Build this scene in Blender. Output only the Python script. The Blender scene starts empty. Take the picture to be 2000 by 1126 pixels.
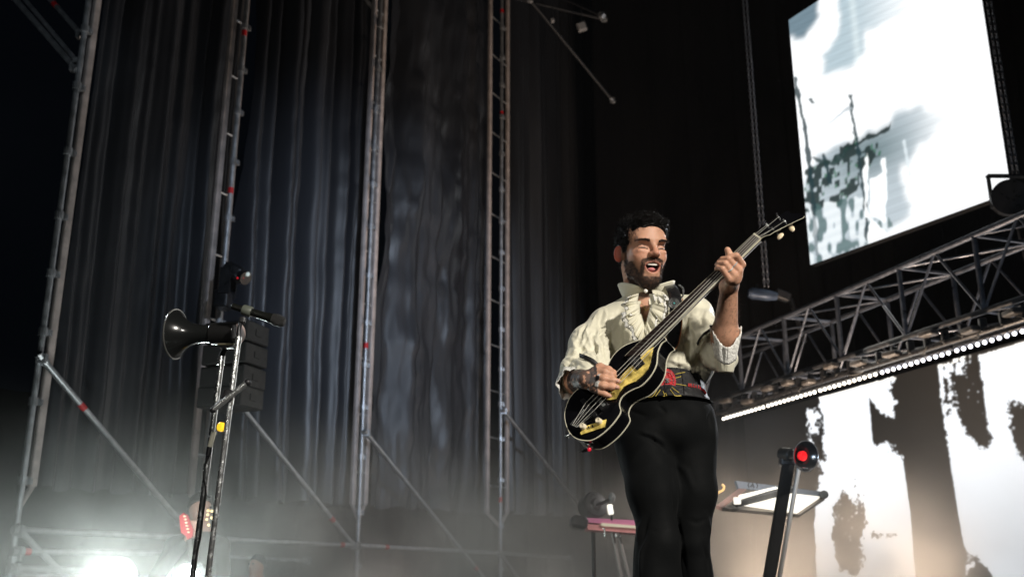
import bpy, bmesh, math, random
import numpy as np
from mathutils import Vector, Matrix
R = math.radians
SC = bpy.context.scene
COL = SC.collection
random.seed(7)
RNG = np.random.default_rng(11)

# ------------------------------------------------------------------ camera
PITCH = R(16.5)
FPX = 2000 * 35.0 / 36.0
CAMZ = 1.75
cam_d = bpy.data.cameras.new('camera')
cam = bpy.data.objects.new('camera', cam_d)
COL.objects.link(cam)
cam.location = (0, 0, CAMZ)
cam.rotation_euler = (R(90) + PITCH, 0, 0)
cam_d.lens = 35
cam_d.sensor_width = 36
cam_d.clip_end = 400
cam_d.dof.use_dof = True
cam_d.dof.focus_distance = 3.15
cam_d.dof.aperture_fstop = 4.0
SC.camera = cam

# ------------------------------------------------------------------ world and exposure
w = bpy.data.worlds.new('World')
SC.world = w
w.use_nodes = True
w.node_tree.nodes['Background'].inputs[0].default_value = (0.006, 0.009, 0.015, 1)
w.node_tree.nodes['Background'].inputs[1].default_value = 0.12
SC.view_settings.view_transform = 'Standard'
SC.view_settings.look = 'None'
SC.view_settings.exposure = 0
SC.view_settings.gamma = 1
SC.cycles.use_denoising = True
SC.cycles.volume_bounces = 0
SC.cycles.max_bounces = 6
SC.cycles.volume_step_rate = 2.0
SC.cycles.sample_clamp_indirect = 4

STAGE = 1.20      # height of the stage floor


def ray(px, py):
    a = (px - 1000) / FPX
    b = (563 - py) / FPX
    return Vector((a, math.cos(PITCH) - b * math.sin(PITCH), math.sin(PITCH) + b * math.cos(PITCH)))


def P(px, py, Y):
    """world point seen at photograph pixel (px,py), Y metres in front of the camera"""
    d = ray(px, py)
    return Vector((0, 0, CAMZ)) + d * (Y / d.y)


def plane_hit(px, py, A, B):
    """where the sight line meets the vertical wall through ground points A and B"""
    d = ray(px, py)
    nx, ny = (B[1] - A[1]), -(B[0] - A[0])
    t = (nx * A[0] + ny * A[1]) / (nx * d.x + ny * d.y)
    return Vector((0, 0, CAMZ)) + d * t


def drop(p, z):
    return Vector((p[0], p[1], z))


# ------------------------------------------------------------------ lamps of the show, and added fill spots
def lamp(name, kind, loc, target, energy, color, size=0.3, spot=40, blend=0.5):
    ld = bpy.data.lights.new(name, kind)
    ld.energy = energy
    ld.color = color
    if kind == 'SPOT':
        ld.spot_size = R(spot)
        ld.spot_blend = blend
        ld.shadow_soft_size = size
    elif kind == 'AREA':
        ld.size = size
    elif kind == 'POINT':
        ld.shadow_soft_size = size
    lo = bpy.data.objects.new(name, ld)
    COL.objects.link(lo)
    lo.location = loc
    if target is not None:
        lo.rotation_euler = (Vector(target) - Vector(loc)).to_track_quat('-Z', 'Y').to_euler()
    return lo


lamp('key_spot', 'SPOT', (3.6, -2.2, 5.6), P(1270, 640, 3.0), 2300, (1.0, 0.94, 0.85), 0.22, 24)
lamp('front_wash', 'SPOT', (-2.8, -4.0, 3.8), P(1300, 650, 3.0), 420, (1.0, 0.95, 0.85), 0.35, 20)
lamp('stand_wash', 'SPOT', (0.6, -2.6, 4.4), P(430, 840, 3.3), 420, (1.0, 0.96, 0.88), 0.12, 20, .9)
lamp('rim_spot_blue', 'SPOT', (-4.6, 6.6, 5.0), P(1240, 600, 3.0), 230, (0.86, 0.93, 1.0), 0.12, 26)
lamp('rim_spot_right', 'SPOT', (4.2, 6.8, 4.6), P(1400, 620, 3.0), 350, (0.90, 0.94, 1.0), 0.12, 28)
lamp('curtain_spot', 'SPOT', (2.4, 0.4, 5.6), P(800, 610, 10.6), 2250, (0.68, 0.81, 1.0), 0.25, 34, 1.0)
lamp('curtain_spot_low', 'SPOT', (0.2, 4.0, 1.3), P(330, 800, 8.4), 130, (0.80, 0.92, 0.95), 0.3, 56, 1.0)
lamp('added_keys_fill', 'SPOT', (4.2, 2.2, 5.2), P(1400, 985, 6.3), 1000, (1.0, 0.93, 0.88), 0.2, 26, 1.0)  # added to brighten the keyboards, stands for no known lamp
lamp('added_roof_fill', 'SPOT', (-0.8, 2.0, 4.6), P(95, 70, 7.5), 170, (0.80, 0.92, 1.0), 0.1, 15, 1.0)  # added so the upper left struts show, no such lamp known
lamp('truss_spot', 'SPOT', (0.6, 3.2, 2.2), P(1720, 620, 9.5), 170, (0.62, 0.80, 1.0), 0.2, 45, 1.0)
lamp('beam_warm', 'SPOT', (-0.6, 5.6, 1.5), P(560, 300, 10), 70, (1.0, 0.84, 0.76), 0.2, 90, 1.0)
lamp('floor_smoke_light', 'SPOT', (0.3, 8.2, 1.35), (0.2, 9.5, 4.0), 40, (0.95, 0.93, 0.85), 0.2, 130, 1.0)
lamp('smoke_warm', 'SPOT', (2.4, 9.2, 1.32), (2.5, 9.8, 4.0), 980, (1.0, 0.76, 0.56), 0.2, 140, 1.0)
lamp('smoke_warm', 'SPOT', (3.7, 9.6, 1.30), (3.6, 10.0, 4.0), 620, (1.0, 0.76, 0.56), 0.2, 140, 1.0)

# ------------------------------------------------------------------ materials
MATS = {}


def mat(name, col=(0.5, 0.5, 0.5), rough=0.5, metal=0.0, spec=0.5, emit=None, estr=0, bump=0, bscale=30, var=0,
        vscale=8, stretch=(1, 1, 1), sheen=0, coat=0, attr=None, sss=0, alpha=1):
    if name in MATS:
        return MATS[name]
    m = bpy.data.materials.new(name)
    m.use_nodes = True
    nt = m.node_tree
    b = nt.nodes['Principled BSDF']
    b.inputs['Base Color'].default_value = (*col, 1)
    b.inputs['Roughness'].default_value = rough
    b.inputs['Metallic'].default_value = metal
    b.inputs['Specular IOR Level'].default_value = spec
    if sheen:
        b.inputs['Sheen Weight'].default_value = sheen
    if coat:
        b.inputs['Coat Weight'].default_value = coat
        b.inputs['Coat Roughness'].default_value = 0.08
    if sss:
        b.inputs['Subsurface Weight'].default_value = sss
        b.inputs['Subsurface Radius'].default_value = (0.012, 0.004, 0.002)
        b.inputs['Subsurface Scale'].default_value = 1.0
    if emit:
        b.inputs['Emission Color'].default_value = (*emit, 1)
        b.inputs['Emission Strength'].default_value = estr
    tc = nt.nodes.new('ShaderNodeTexCoord')
    mp = nt.nodes.new('ShaderNodeMapping')
    mp.inputs['Scale'].default_value = stretch
    nt.links.new(tc.outputs['Object'], mp.inputs[0])
    src = None
    if attr:
        at = nt.nodes.new('ShaderNodeAttribute')
        at.attribute_name = attr
        src = at.outputs['Color']
    if var:
        n = nt.nodes.new('ShaderNodeTexNoise')
        n.inputs['Scale'].default_value = vscale
        n.inputs['Detail'].default_value = 6
        nt.links.new(mp.outputs[0], n.inputs[0])
        mr = nt.nodes.new('ShaderNodeMapRange')
        mr.inputs[1].default_value = 0.3
        mr.inputs[2].default_value = 0.7
        mr.inputs[3].default_value = 1 - var
        mr.inputs[4].default_value = 1 + var
        nt.links.new(n.outputs[0], mr.inputs[0])
        mx = nt.nodes.new('ShaderNodeVectorMath')
        mx.operation = 'SCALE'
        if src is not None:
            nt.links.new(src, mx.inputs[0])
        else:
            mx.inputs[0].default_value = col
        nt.links.new(mr.outputs[0], mx.inputs[3])
        src = mx.outputs[0]
        mr2 = nt.nodes.new('ShaderNodeMapRange')
        mr2.inputs[1].default_value = 0.3
        mr2.inputs[2].default_value = 0.7
        mr2.inputs[3].default_value = max(0, rough - 0.12)
        mr2.inputs[4].default_value = min(1, rough + 0.12)
        nt.links.new(n.outputs[0], mr2.inputs[0])
        nt.links.new(mr2.outputs[0], b.inputs['Roughness'])
    if src is not None:
        nt.links.new(src, b.inputs['Base Color'])
    if bump:
        n2 = nt.nodes.new('ShaderNodeTexNoise')
        n2.inputs['Scale'].default_value = bscale
        n2.inputs['Detail'].default_value = 5
        nt.links.new(mp.outputs[0], n2.inputs[0])
        bp = nt.nodes.new('ShaderNodeBump')
        bp.inputs['Strength'].default_value = bump
        bp.inputs['Distance'].default_value = 0.01
        nt.links.new(n2.outputs[0], bp.inputs['Height'])
        nt.links.new(bp.outputs[0], b.inputs['Normal'])
    MATS[name] = m
    return m


STEEL = mat('galvanised_steel', (0.42, 0.43, 0.45), 0.42, 0.75, var=0.25, vscale=14)
BEAM = mat('pinkish_aluminium', (0.46, 0.40, 0.38), 0.55, 0.2, var=0.25, vscale=9)
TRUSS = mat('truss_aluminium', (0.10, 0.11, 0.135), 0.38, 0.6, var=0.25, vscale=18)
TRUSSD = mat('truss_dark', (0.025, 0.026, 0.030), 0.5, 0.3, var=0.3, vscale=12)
RED = mat('red_tape', (0.55, 0.015, 0.02), 0.5)
BLACK = mat('black_paint', (0.012, 0.012, 0.013), 0.45, var=0.2, vscale=20)
BLACKM = mat('black_metal', (0.02, 0.02, 0.022), 0.35, 0.3, var=0.2, vscale=20)
CHROME = mat('chrome', (0.74, 0.76, 0.76), 0.22, 0.9, var=0.10, vscale=60, bump=0.10, bscale=60)
RUBBER = mat('black_rubber', (0.015, 0.015, 0.015), 0.7)
DECK = mat('stage_deck', (0.018, 0.017, 0.016), 0.45, var=0.4, vscale=3, bump=0.1)
GROUND = mat('asphalt_ground', (0.03, 0.03, 0.03), 0.9, var=0.3, vscale=2, bump=0.3)


def vinyl():
    m = mat('black_vinyl_curtain', (0.024, 0.026, 0.032), 0.44, spec=0.6, var=0.35, vscale=1.6, stretch=(1, 1, 0.18),
            bump=0.35, bscale=9)
    return m


VINYL = vinyl()
DULL = mat('black_serge_cloth', (0.005, 0.005, 0.006), 0.9, spec=0.1, var=0.3, vscale=2, stretch=(1, 1, 0.2))


# ------------------------------------------------------------------ mesh helpers
class MB:
    def __init__(s):
        s.v = []
        s.f = []

    def add(s, vs, fs):
        o = len(s.v)
        s.v += [tuple(v) for v in vs]
        s.f += [tuple(i + o for i in f) for f in fs]
        return s

    def box(s, c, size, M=None):
        c = Vector(c)
        h = Vector(size) / 2
        vs = []
        for x in (-1, 1):
            for y in (-1, 1):
                for z in (-1, 1):
                    o = Vector((x * h.x, y * h.y, z * h.z))
                    vs.append(c + (M @ o if M is not None else o))
        return s.add(vs, [(0, 1, 3, 2), (4, 6, 7, 5), (0, 4, 5, 1), (2, 3, 7, 6), (0, 2, 6, 4), (1, 5, 7, 3)])

    def rbox(s, c, size, r, M=None, seg=3):
        """box with rounded vertical (local z) edges and chamfered rims"""
        c = Vector(c)
        hx, hy, hz = size[0] / 2, size[1] / 2, size[2] / 2
        r = min(r, hx * .98, hy * .98, hz * .98)
        ring = []
        for (sx, sy, a0) in ((1, 1, 0), (-1, 1, 90), (-1, -1, 180), (1, -1, 270)):
            for k in range(seg + 1):
                a = R(a0 + 90 * k / seg)
                ring.append((sx * (hx - r), sy * (hy - r), math.cos(a), math.sin(a)))
        n = len(ring)
        vs = []
        for (z, q) in ((-hz, .35), (-hz + r * .65, 1), (hz - r * .65, 1), (hz, .35)):
            for (bx, by, cx, cy) in ring:
                o = Vector((bx + cx * r * q, by + cy * r * q, z))
                vs.append(c + (M @ o if M is not None else o))
        fs = []
        for j in range(3):
            for i in range(n):
                k = (i + 1) % n
                fs.append((j * n + i, j * n + k, (j + 1) * n + k, (j + 1) * n + i))
        fs.append(tuple(range(n))[::-1])
        fs.append(tuple(range(3 * n, 4 * n)))
        return s.add(vs, fs)

    def tube(s, p0, p1, r, r1=None, n=12, caps=True):
        return s.path([p0, p1], [r, r if r1 is None else r1], n, caps)

    def path(s, pts, rad, n=8, caps=True, flat=None):
        pts = [Vector(p) for p in pts]
        if not hasattr(rad, '__len__'):
            rad = [rad] * len(pts)
        vs, fs = [], []
        prev = None
        for i, p in enumerate(pts):
            t = (pts[min(i + 1, len(pts) - 1)] - pts[max(i - 1, 0)])
            t = t.normalized() if t.length > 1e-9 else Vector((0, 0, 1))
            if prev is None:
                u = t.orthogonal().normalized() if flat is None else (Vector(flat) - t * t.dot(Vector(flat))).normalized()
            else:
                u = (prev - t * prev.dot(t)).normalized()
            prev = u
            v = t.cross(u)
            for k in range(n):
                a = 2 * math.pi * k / n
                vs.append(p + (u * math.cos(a) + v * math.sin(a)) * rad[i])
        for i in range(len(pts) - 1):
            for k in range(n):
                k2 = (k + 1) % n
                fs.append((i * n + k, i * n + k2, (i + 1) * n + k2, (i + 1) * n + k))
        if caps:
            fs.append(tuple(range(n))[::-1])
            o = (len(pts) - 1) * n
            fs.append(tuple(range(o, o + n)))
        return s.add(vs, fs)

    def lathe(s, o, axis, prof, n=24):
        """prof: (distance along axis, radius)"""
        o = Vector(o)
        ax = Vector(axis).normalized()
        u = ax.orthogonal().normalized()
        v = ax.cross(u)
        vs, fs = [], []
        for (h, r) in prof:
            for k in range(n):
                a = 2 * math.pi * k / n
                vs.append(o + ax * h + (u * math.cos(a) + v * math.sin(a)) * max(r, 1e-5))
        for i in range(len(prof) - 1):
            for k in range(n):
                k2 = (k + 1) % n
                fs.append((i * n + k, i * n + k2, (i + 1) * n + k2, (i + 1) * n + k))
        fs.append(tuple(range(n))[::-1])
        q = (len(prof) - 1) * n
        fs.append(tuple(range(q, q + n)))
        return s.add(vs, fs)

    def prism(s, ring, back):
        """closed ring of points extruded by the vector back"""
        n = len(ring)
        back = Vector(back)
        vs = [Vector(p) for p in ring] + [Vector(p) + back for p in ring]
        fs = [tuple(range(n)), tuple(range(n, 2 * n))[::-1]]
        fs += [(i, i + n, (i + 1) % n + n, (i + 1) % n) for i in range(n)]
        return s.add(vs, fs)

    def ball(s, c, r, n=12, sc=(1, 1, 1), M=None):
        c = Vector(c)
        vs, fs = [], []
        m = n // 2
        for i in range(m + 1):
            ph = math.pi * i / m
            for k in range(n):
                a = 2 * math.pi * k / n
                o = Vector((math.sin(ph) * math.cos(a) * sc[0], math.sin(ph) * math.sin(a) * sc[1], math.cos(ph) * sc[2])) * r
                vs.append(c + (M @ o if M is not None else o))
        for i in range(m):
            for k in range(n):
                k2 = (k + 1) % n
                fs.append((i * n + k, (i + 1) * n + k, (i + 1) * n + k2, i * n + k2))
        return s.add(vs, fs)

    def build(s, name, m, parent=None, smooth=True, angle=35, origin=None, clean=True):
        me = bpy.data.meshes.new(name)
        o = bpy.data.objects.new(name, me)
        COL.objects.link(o)
        off = Vector(origin) if origin is not None else Vector((0, 0, 0))
        if parent is not None:
            o.parent = parent
            off = parent_loc(parent)
        elif origin is not None:
            o.location = origin
        V = [(v[0] - off.x, v[1] - off.y, v[2] - off.z) for v in s.v]
        me.from_pydata(V, [], s.f)
        me.materials.append(m)
        if clean:
            bm = bmesh.new()
            bm.from_mesh(me)
            bmesh.ops.remove_doubles(bm, verts=bm.verts, dist=1e-5)
            bmesh.ops.recalc_face_normals(bm, faces=bm.faces)
            bm.to_mesh(me)
            bm.free()
        if smooth:
            me.polygons.foreach_set('use_smooth', [True] * len(me.polygons))
            me.set_sharp_from_angle(angle=R(angle))
        return o


def parent_loc(o):
    v = Vector((0, 0, 0))
    while o is not None:
        v += o.location
        o = o.parent
    return v


def tag(o, label, cat, group=None, kind=None):
    if label:
        o['label'] = label
    if cat:
        o['category'] = cat
    if group:
        o['group'] = group
    if kind:
        o['kind'] = kind
    return o


def thing(name, label, cat, loc, group=None):
    o = bpy.data.objects.new(name, None)
    COL.objects.link(o)
    o.location = loc
    o.empty_display_size = 0.1
    return tag(o, label, cat, group)


def struct(o):
    o['kind'] = 'structure'
    return o


# numpy value noise (smooth, 3D)
_H = RNG.random((64, 64, 64)).astype(np.float32)


def vnoise(p, sc=1.0):
    q = np.asarray(p, dtype=np.float64) * sc + 1000.0
    i = np.floor(q).astype(int)
    f = q - i
    f = f * f * (3 - 2 * f)
    out = 0
    for dx in (0, 1):
        for dy in (0, 1):
            for dz in (0, 1):
                wgt = (f[..., 0] if dx else 1 - f[..., 0]) * (f[..., 1] if dy else 1 - f[..., 1]) * (f[..., 2] if dz else 1 - f[..., 2])
                out = out + wgt * _H[(i[..., 0] + dx) % 64, (i[..., 1] + dy) % 64, (i[..., 2] + dz) % 64]
    return out * 2 - 1


def fbm(p, sc=1.0, o=4):
    a, t, out = 1.0, 0, 0
    for k in range(o):
        out = out + a * vnoise(p, sc * 2 ** k)
        t += a
        a *= 0.5
    return out / t
# ================================================================== THE SETTING
def slab(name, x0, x1, y0, y1, z0, z1, m):
    return struct(MB().box(((x0 + x1) / 2, (y0 + y1) / 2, (z0 + z1) / 2), (x1 - x0, y1 - y0, z1 - z0)).build(name, m, smooth=False))


slab('ground', -60, 60, -40, 80, -0.2, 0, GROUND)
slab('stage_floor', -6, 9, 2.0, 20, STAGE - 0.12, STAGE, DECK)

# wall line of the scaffold (left) and of the curtains hung just behind it
SA, SB = (-3.52, 7.4), (-0.16, 13.0)
CA, CB = (-3.80, 7.57), (-0.44, 13.17)
SDIR = Vector((SB[0] - SA[0], SB[1] - SA[1], 0)).normalized()
SNRM = Vector((SDIR.y, -SDIR.x, 0))      # towards the stage


def curtain(name, label, pxl, pxr, pyb_l, pyb_r, ztop, seed, m, A=CA, B=CB, folds=9, amp=0.07, crumple=0.02, group='black curtains between the scaffold towers'):
    """a hanging pleated cloth; side edges given by pixel columns at mid height, bottom by two pixel rows"""
    L = plane_hit(pxl, pyb_l, A, B)
    Rr = plane_hit(pxr, pyb_r, A, B)
    width = (drop(Rr, 0) - drop(L, 0)).length
    nu, nv = max(60, int(width * 75)), 90
    u = np.linspace(0, 1, nu)
    v = np.linspace(0, 1, nv)
    U, V = np.meshgrid(u, v)
    rg = np.random.default_rng(seed)
    # pleats: sum of irregular ridges that wander a little with height
    S = U * width
    P3 = np.stack([S * 1.0, V * 2.2, np.full_like(S, seed * 3.1)], -1)
    wob = vnoise(P3, 0.8) * 0.16 + vnoise(P3 * [1, .5, 1], 2.0) * 0.05
    ph = S + wob * (1 - 0.7 * V)
    d = np.zeros_like(S)
    for k in range(3):
        f = folds / width * (0.55, 1.0, 2.1)[k]
        a = (0.7, 0.8, 0.22)[k]
        d += a * np.sin(2 * np.pi * f * ph + rg.random() * 6.28)
    d = d - 0.25 * np.abs(d)
    gate = 0.35 + 0.65 * np.clip(vnoise(P3 * [1, .25, 1], 1.3) + 0.6, 0, 1)
    d = d * amp * gate
    d += crumple * (fbm(np.stack([S, V * 3.0, np.full_like(S, seed)], -1), 3.0, 4) - 0.5 * np.abs(vnoise(np.stack([S, V * 6, np.full_like(S, seed + 9)], -1), 5)))
    zb = L.z + (Rr.z - L.z) * U + 0.02 * np.sin(U * 37)
    Z = zb + (ztop - zb) * V
    X = L.x + (Rr.x - L.x) * U + SNRM.x * d
    Y = L.y + (Rr.y - L.y) * U + SNRM.y * d
    n = nu * nv
    vs = np.stack([X.ravel(), Y.ravel(), Z.ravel()], -1)
    back = vs - np.array([SNRM.x, SNRM.y, 0]) * 0.006
    idx = np.arange(n).reshape(nv, nu)
    a, b, c, e = idx[:-1, :-1].ravel(), idx[:-1, 1:].ravel(), idx[1:, 1:].ravel(), idx[1:, :-1].ravel()
    F = np.stack([a, b, c, e], -1)
    Fb = F[:, ::-1] + n
    org = Vector((L.x, L.y, L.z))
    o = mesh_np(name, np.vstack([vs, back]), np.vstack([F, Fb]), m, origin=org)
    return tag(o, label, 'curtain', group)


def mesh_np(name, V, F, m, parent=None, origin=None, smooth=True):
    me = bpy.data.meshes.new(name)
    o = bpy.data.objects.new(name, me)
    COL.objects.link(o)
    off = np.zeros(3)
    if parent is not None:
        o.parent = parent
        off = np.array(parent_loc(parent))
    elif origin is not None:
        o.location = origin
        off = np.array(origin)
    V = np.asarray(V, dtype=np.float32) - off.astype(np.float32)
    F = np.asarray(F, dtype=np.int32)
    k = F.shape[1]
    me.vertices.add(len(V))
    me.vertices.foreach_set('co', V.ravel())
    me.loops.add(len(F) * k)
    me.loops.foreach_set('vertex_index', F.ravel())
    me.polygons.add(len(F))
    me.polygons.foreach_set('loop_start', np.arange(len(F), dtype=np.int32) * k)
    me.update(calc_edges=True)
    me.validate()
    if smooth:
        me.polygons.foreach_set('use_smooth', [True] * len(me.polygons))
    me.materials.append(m)
    return o


curtain('curtain', 'black pleated curtain between the leftmost scaffold tower and the tower behind the megaphone', 72, 392, 952, 968, 9.5, 3, VINYL, folds=8, amp=0.10, crumple=0.02)
curtain('curtain', 'black pleated curtain with many fine shiny folds right of the megaphone stand', 430, 690, 968, 990, 10.5, 5, VINYL, folds=9, amp=0.12, crumple=0.03)
curtain('curtain', 'crumpled glossy black curtain in the middle bay, with slanting creases', 722, 955, 988, 1000, 11.5, 8, VINYL, folds=5, amp=0.11, crumple=0.10)
curtain('curtain', 'fine pleated dark curtain right of the fourth tower, behind the performer', 985, 1195, 1000, 1010, 12.5, 12, VINYL, folds=12, amp=0.10, crumple=0.015)
# far black masking cloths
BA, BB = (-9.0, 9.5), (-0.6, 19.0)
curtain('masking_cloth', 'dull black cloth far behind the open foot of the scaffold', -260, 1500, 1200, 1200, 4.0, 21, DULL, A=(-8.0, 10.0), B=(0.2, 18.0), folds=30, amp=0.05, group='black masking cloths')
curtain('masking_cloth', 'black cloth closing the back of the stage between the curtains and the truss', 1180, 2600, 1190, 1190, 14.0, 22, DULL, A=(0.35, 14.6), B=(9.0, 16.0), folds=26, amp=0.06, group='black masking cloths')


# ------------------------------------------------------------------ scaffold
def couplers(par, p0, p1, n, r=0.034, off=0.0):
    for k in range(n):
        mb = MB()
        t = (k + 0.5 + 0.1 * math.sin(k * 5)) / n
        c = Vector(p0).lerp(Vector(p1), t)
        ax = (Vector(p1) - Vector(p0)).normalized()
        mb.tube(c - ax * 0.03, c + ax * 0.03, r, n=10)
        mb.box(c + SDIR * 0.045, (0.05, 0.035, 0.045))
        mb.build('coupler', STEEL, par)


def wall_pt(px, py, off=0.0):
    q = SNRM * off
    return plane_hit(px, py, (SA[0] + q.x, SA[1] + q.y), (SB[0] + q.x, SB[1] + q.y))


def tower(label, px_mid, py_mid, px_l, px_r, ybot_px, ztop, red, steel_from=None):
    foot = drop(wall_pt(px_mid, py_mid), STAGE)
    t = thing('scaffold_tower', label, 'scaffold tower', foot, 'scaffold towers carrying the curtains')
    top = drop(foot, ztop)
    s0 = foot if steel_from is None else foot
    MB().tube(foot, top, 0.0242).build('standard', STEEL, t)
    couplers(t, foot, top, int((ztop - STAGE) / 0.5))
    plate = MB().box(foot + Vector((0, 0, 0.006)), (0.16, 0.16, 0.012))
    plate.tube(foot, foot + Vector((0, 0, 0.25)), 0.03)
    plate.build('base_plate', STEEL, t)
    for px in (px_l, px_r):
        if px is None:
            continue
        q = wall_pt(px, ybot_px, -0.10)
        b = drop(q, ztop)
        mb = MB()
        M = Matrix(((SDIR.x, SNRM.x, 0), (SDIR.y, SNRM.y, 0), (0, 0, 1)))
        mb.rbox((q + b) / 2, (0.062, 0.05, (b - q).length), 0.012, M)
        low = drop(foot, q.z - 0.16)
        mb.tube(q, low, 0.022)
        mb.build('curtain_beam', BEAM, t)
    lo = wall_pt(px_mid, ybot_px, 0).z
    k = lo + 0.35
    while k < ztop and px_r is not None:
        a = drop(wall_pt(px_l, ybot_px, -0.10), k)
        b = drop(wall_pt(px_r, ybot_px, -0.10), k)
        MB().tube(a, b, 0.012, n=8).build('rung', STEEL, t)
        k += 0.62
    for (px, py) in red:
        q = drop(foot, wall_pt(px, py).z)
        MB().tube(q - Vector((0, 0, .03)), q + Vector((0, 0, .03)), 0.0262).build('tape_band', RED, t)
    return t


tower('leftmost scaffold tower, its single pinkish beam edging the left curtain', 30, 1040, 62, None, 950, 9.5, [])
tower('scaffold tower directly behind the megaphone, with a black lamp clamped to it', 392, 1050, 372, 398, 965, 10.5, [(471, 62), (449, 372)])
tower('scaffold tower with twin pinkish beams between the second and third curtains', 698, 1064, 688, 712, 985, 11.5, [(716, 675), ])
tower('rightmost scaffold tower, nearest to the performer with twin beams', 977, 1078, 951, 990, 1002, 12.5, [(975, 218), (971, 14), (976, 975)])


def pole(name, label, a, b, reds=(), r=0.0242, off=0.05, cat='scaffold tube', group='scaffold tubes of the side wall', raw=False, m=None):
    A_ = a if raw else wall_pt(*a, off)
    B_ = b if raw else wall_pt(*b, off)
    t = thing(name, label, cat, (A_ + B_) / 2, group)
    mb = MB().tube(A_, B_, r)
    mb.build('tube', m or STEEL, t)
    ax = (B_ - A_).normalized()
    for q in (A_, B_):
        cp = MB()
        cp.tube(q - ax * 0.045, q + ax * 0.045, r * 1.35, n=10)
        cp.box(q, (0.07, 0.05, 0.07))
        cp.build('end_coupler', STEEL, t)
    for k in reds:
        q = A_.lerp(B_, k)
        MB().tube(q - ax * 0.03, q + ax * 0.03, r * 1.06).build('tape_band', RED, t)
    return t


pole('diagonal_brace', 'diagonal steel brace with a red band, crossing the leftmost curtain', (82, 700), (352, 1018), [0.27])
pole('diagonal_brace', 'diagonal steel brace running down from behind the chrome clamp, red band low down', (463, 783), (690, 1064), [0.8])
pole('diagonal_brace', 'diagonal steel brace in front of the crumpled curtain, red band near its foot', (716, 845), (952, 1136), [0.89])
pole('diagonal_brace', 'thin dim diagonal brace ending behind the pink keyboard', (985, 803), (1135, 990))
pole('diagonal_brace', 'short bluish brace in the bottom left corner below the ledger', (38, 1036), (140, 1136))
pole('diagonal_brace', 'faint short brace at the foot of the rightmost tower', (977, 1080), (1018, 1136))
pole('ledger', 'long horizontal steel ledger between the two leftmost towers', (36, 1034), (392, 1050), [0.88])
pole('ledger', 'horizontal steel ledger between the megaphone tower and the twin beam tower', (392, 1050), (698, 1064), [0.88])
pole('ledger', 'horizontal steel ledger with a red band in front of the middle bay foot', (698, 1064), (977, 1079), [0.17])
pole('ledger', 'faint horizontal ledger vanishing into smoke right of the rightmost tower', (977, 1079), (1110, 1088))
pole('ledger', 'lower horizontal ledger with a red band near the bottom left corner', (34, 1076), (330, 1079), [0.05])
pole('ledger', 'lowest short ledger of the ladder beam in the bottom left corner', (28, 1109), (200, 1112))
pole('ledger', 'dim ledger behind the blurred head of the stagehand', (430, 1086), (600, 1094), r=0.016)
mb = MB()
a0, a1 = wall_pt(28, 1122, 0.05), wall_pt(200, 1126, 0.05)
mb.tube(a0, a1, 0.02)
for k in range(7):
    q = a0.lerp(a1, (k + .5) / 7)
    mb.tube(q, q + Vector((0, 0, 0.07)), 0.01, n=8)
o = mb.build('ladder_beam', STEEL, None, origin=a0)
tag(o, 'lattice ladder beam at the very bottom left, under the ledgers', 'ladder beam')

pole('roof_strut', 'long twin grey strut slanting down to the left beam in the upper left corner', P(20, -12, 7.6), P(146, 132, 7.35), [], raw=True, off=0, group='roof struts')
pole('roof_strut', 'shorter strut with a red band near the top left corner', P(82, -20, 7.9), P(158, 68, 7.7), [0.35], raw=True, group='roof struts')
pole('roof_strut', 'second tube lying beside the long strut in the upper left corner', P(32, -20, 7.6), P(152, 122, 7.35), [], raw=True, r=0.018, group='roof struts')
pole('roof_strut', 'short strut meeting the twin beam tower at the top edge', P(706, -12, 10.8), P(735, 26, 10.8), [], raw=True, group='roof struts')
pole('roof_strut', 'dim nearly level roof tube at the top centre above the white lamp', P(960, -14, 12.6), P(1180, 38, 12.6), [], raw=True, group='roof struts', m=TRUSSD)
pole('roof_strut', 'dim roof tube slanting down to the right at the top centre', P(1035, 0, 12.5), P(1196, 196, 13.5), [], raw=True, group='roof struts', m=TRUSSD)
pole('roof_strut', 'dim upper roof tube crossing the right part of the top edge', P(1085, -10, 12.6), P(1175, 30, 12.0), [], raw=True, group='roof struts', m=TRUSSD)

# small roof lamps
for (px, py, s, lab) in ((1136, 53, 0.13, 'larger pale square floodlight hanging at the top centre'), (1079, 41, 0.05, 'tiny pale work lamp left of the square floodlight')):
    c = P(px, py, 12.4)
    t = thing('floodlight', lab, 'floodlight', c, 'roof floodlights')
    M = Matrix.Rotation(R(-18), 3, 'Y')
    MB().rbox(c, (s, 0.06, s), 0.012, M).build('housing', mat('pale_housing', (0.22, 0.22, 0.23), 0.5), t)
    MB().rbox(c + Vector((0, -0.034, 0)), (s * .8, 0.01, s * .8), 0.004, M).build('lens', mat('pale_lens', (0.30, 0.30, 0.31), 0.3), t)
    MB().tube(c + Vector((0, 0, s * .5)), c + Vector((0, 0, s * .5 + .25)), 0.008, n=8).build('bracket', TRUSSD, t)

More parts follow.
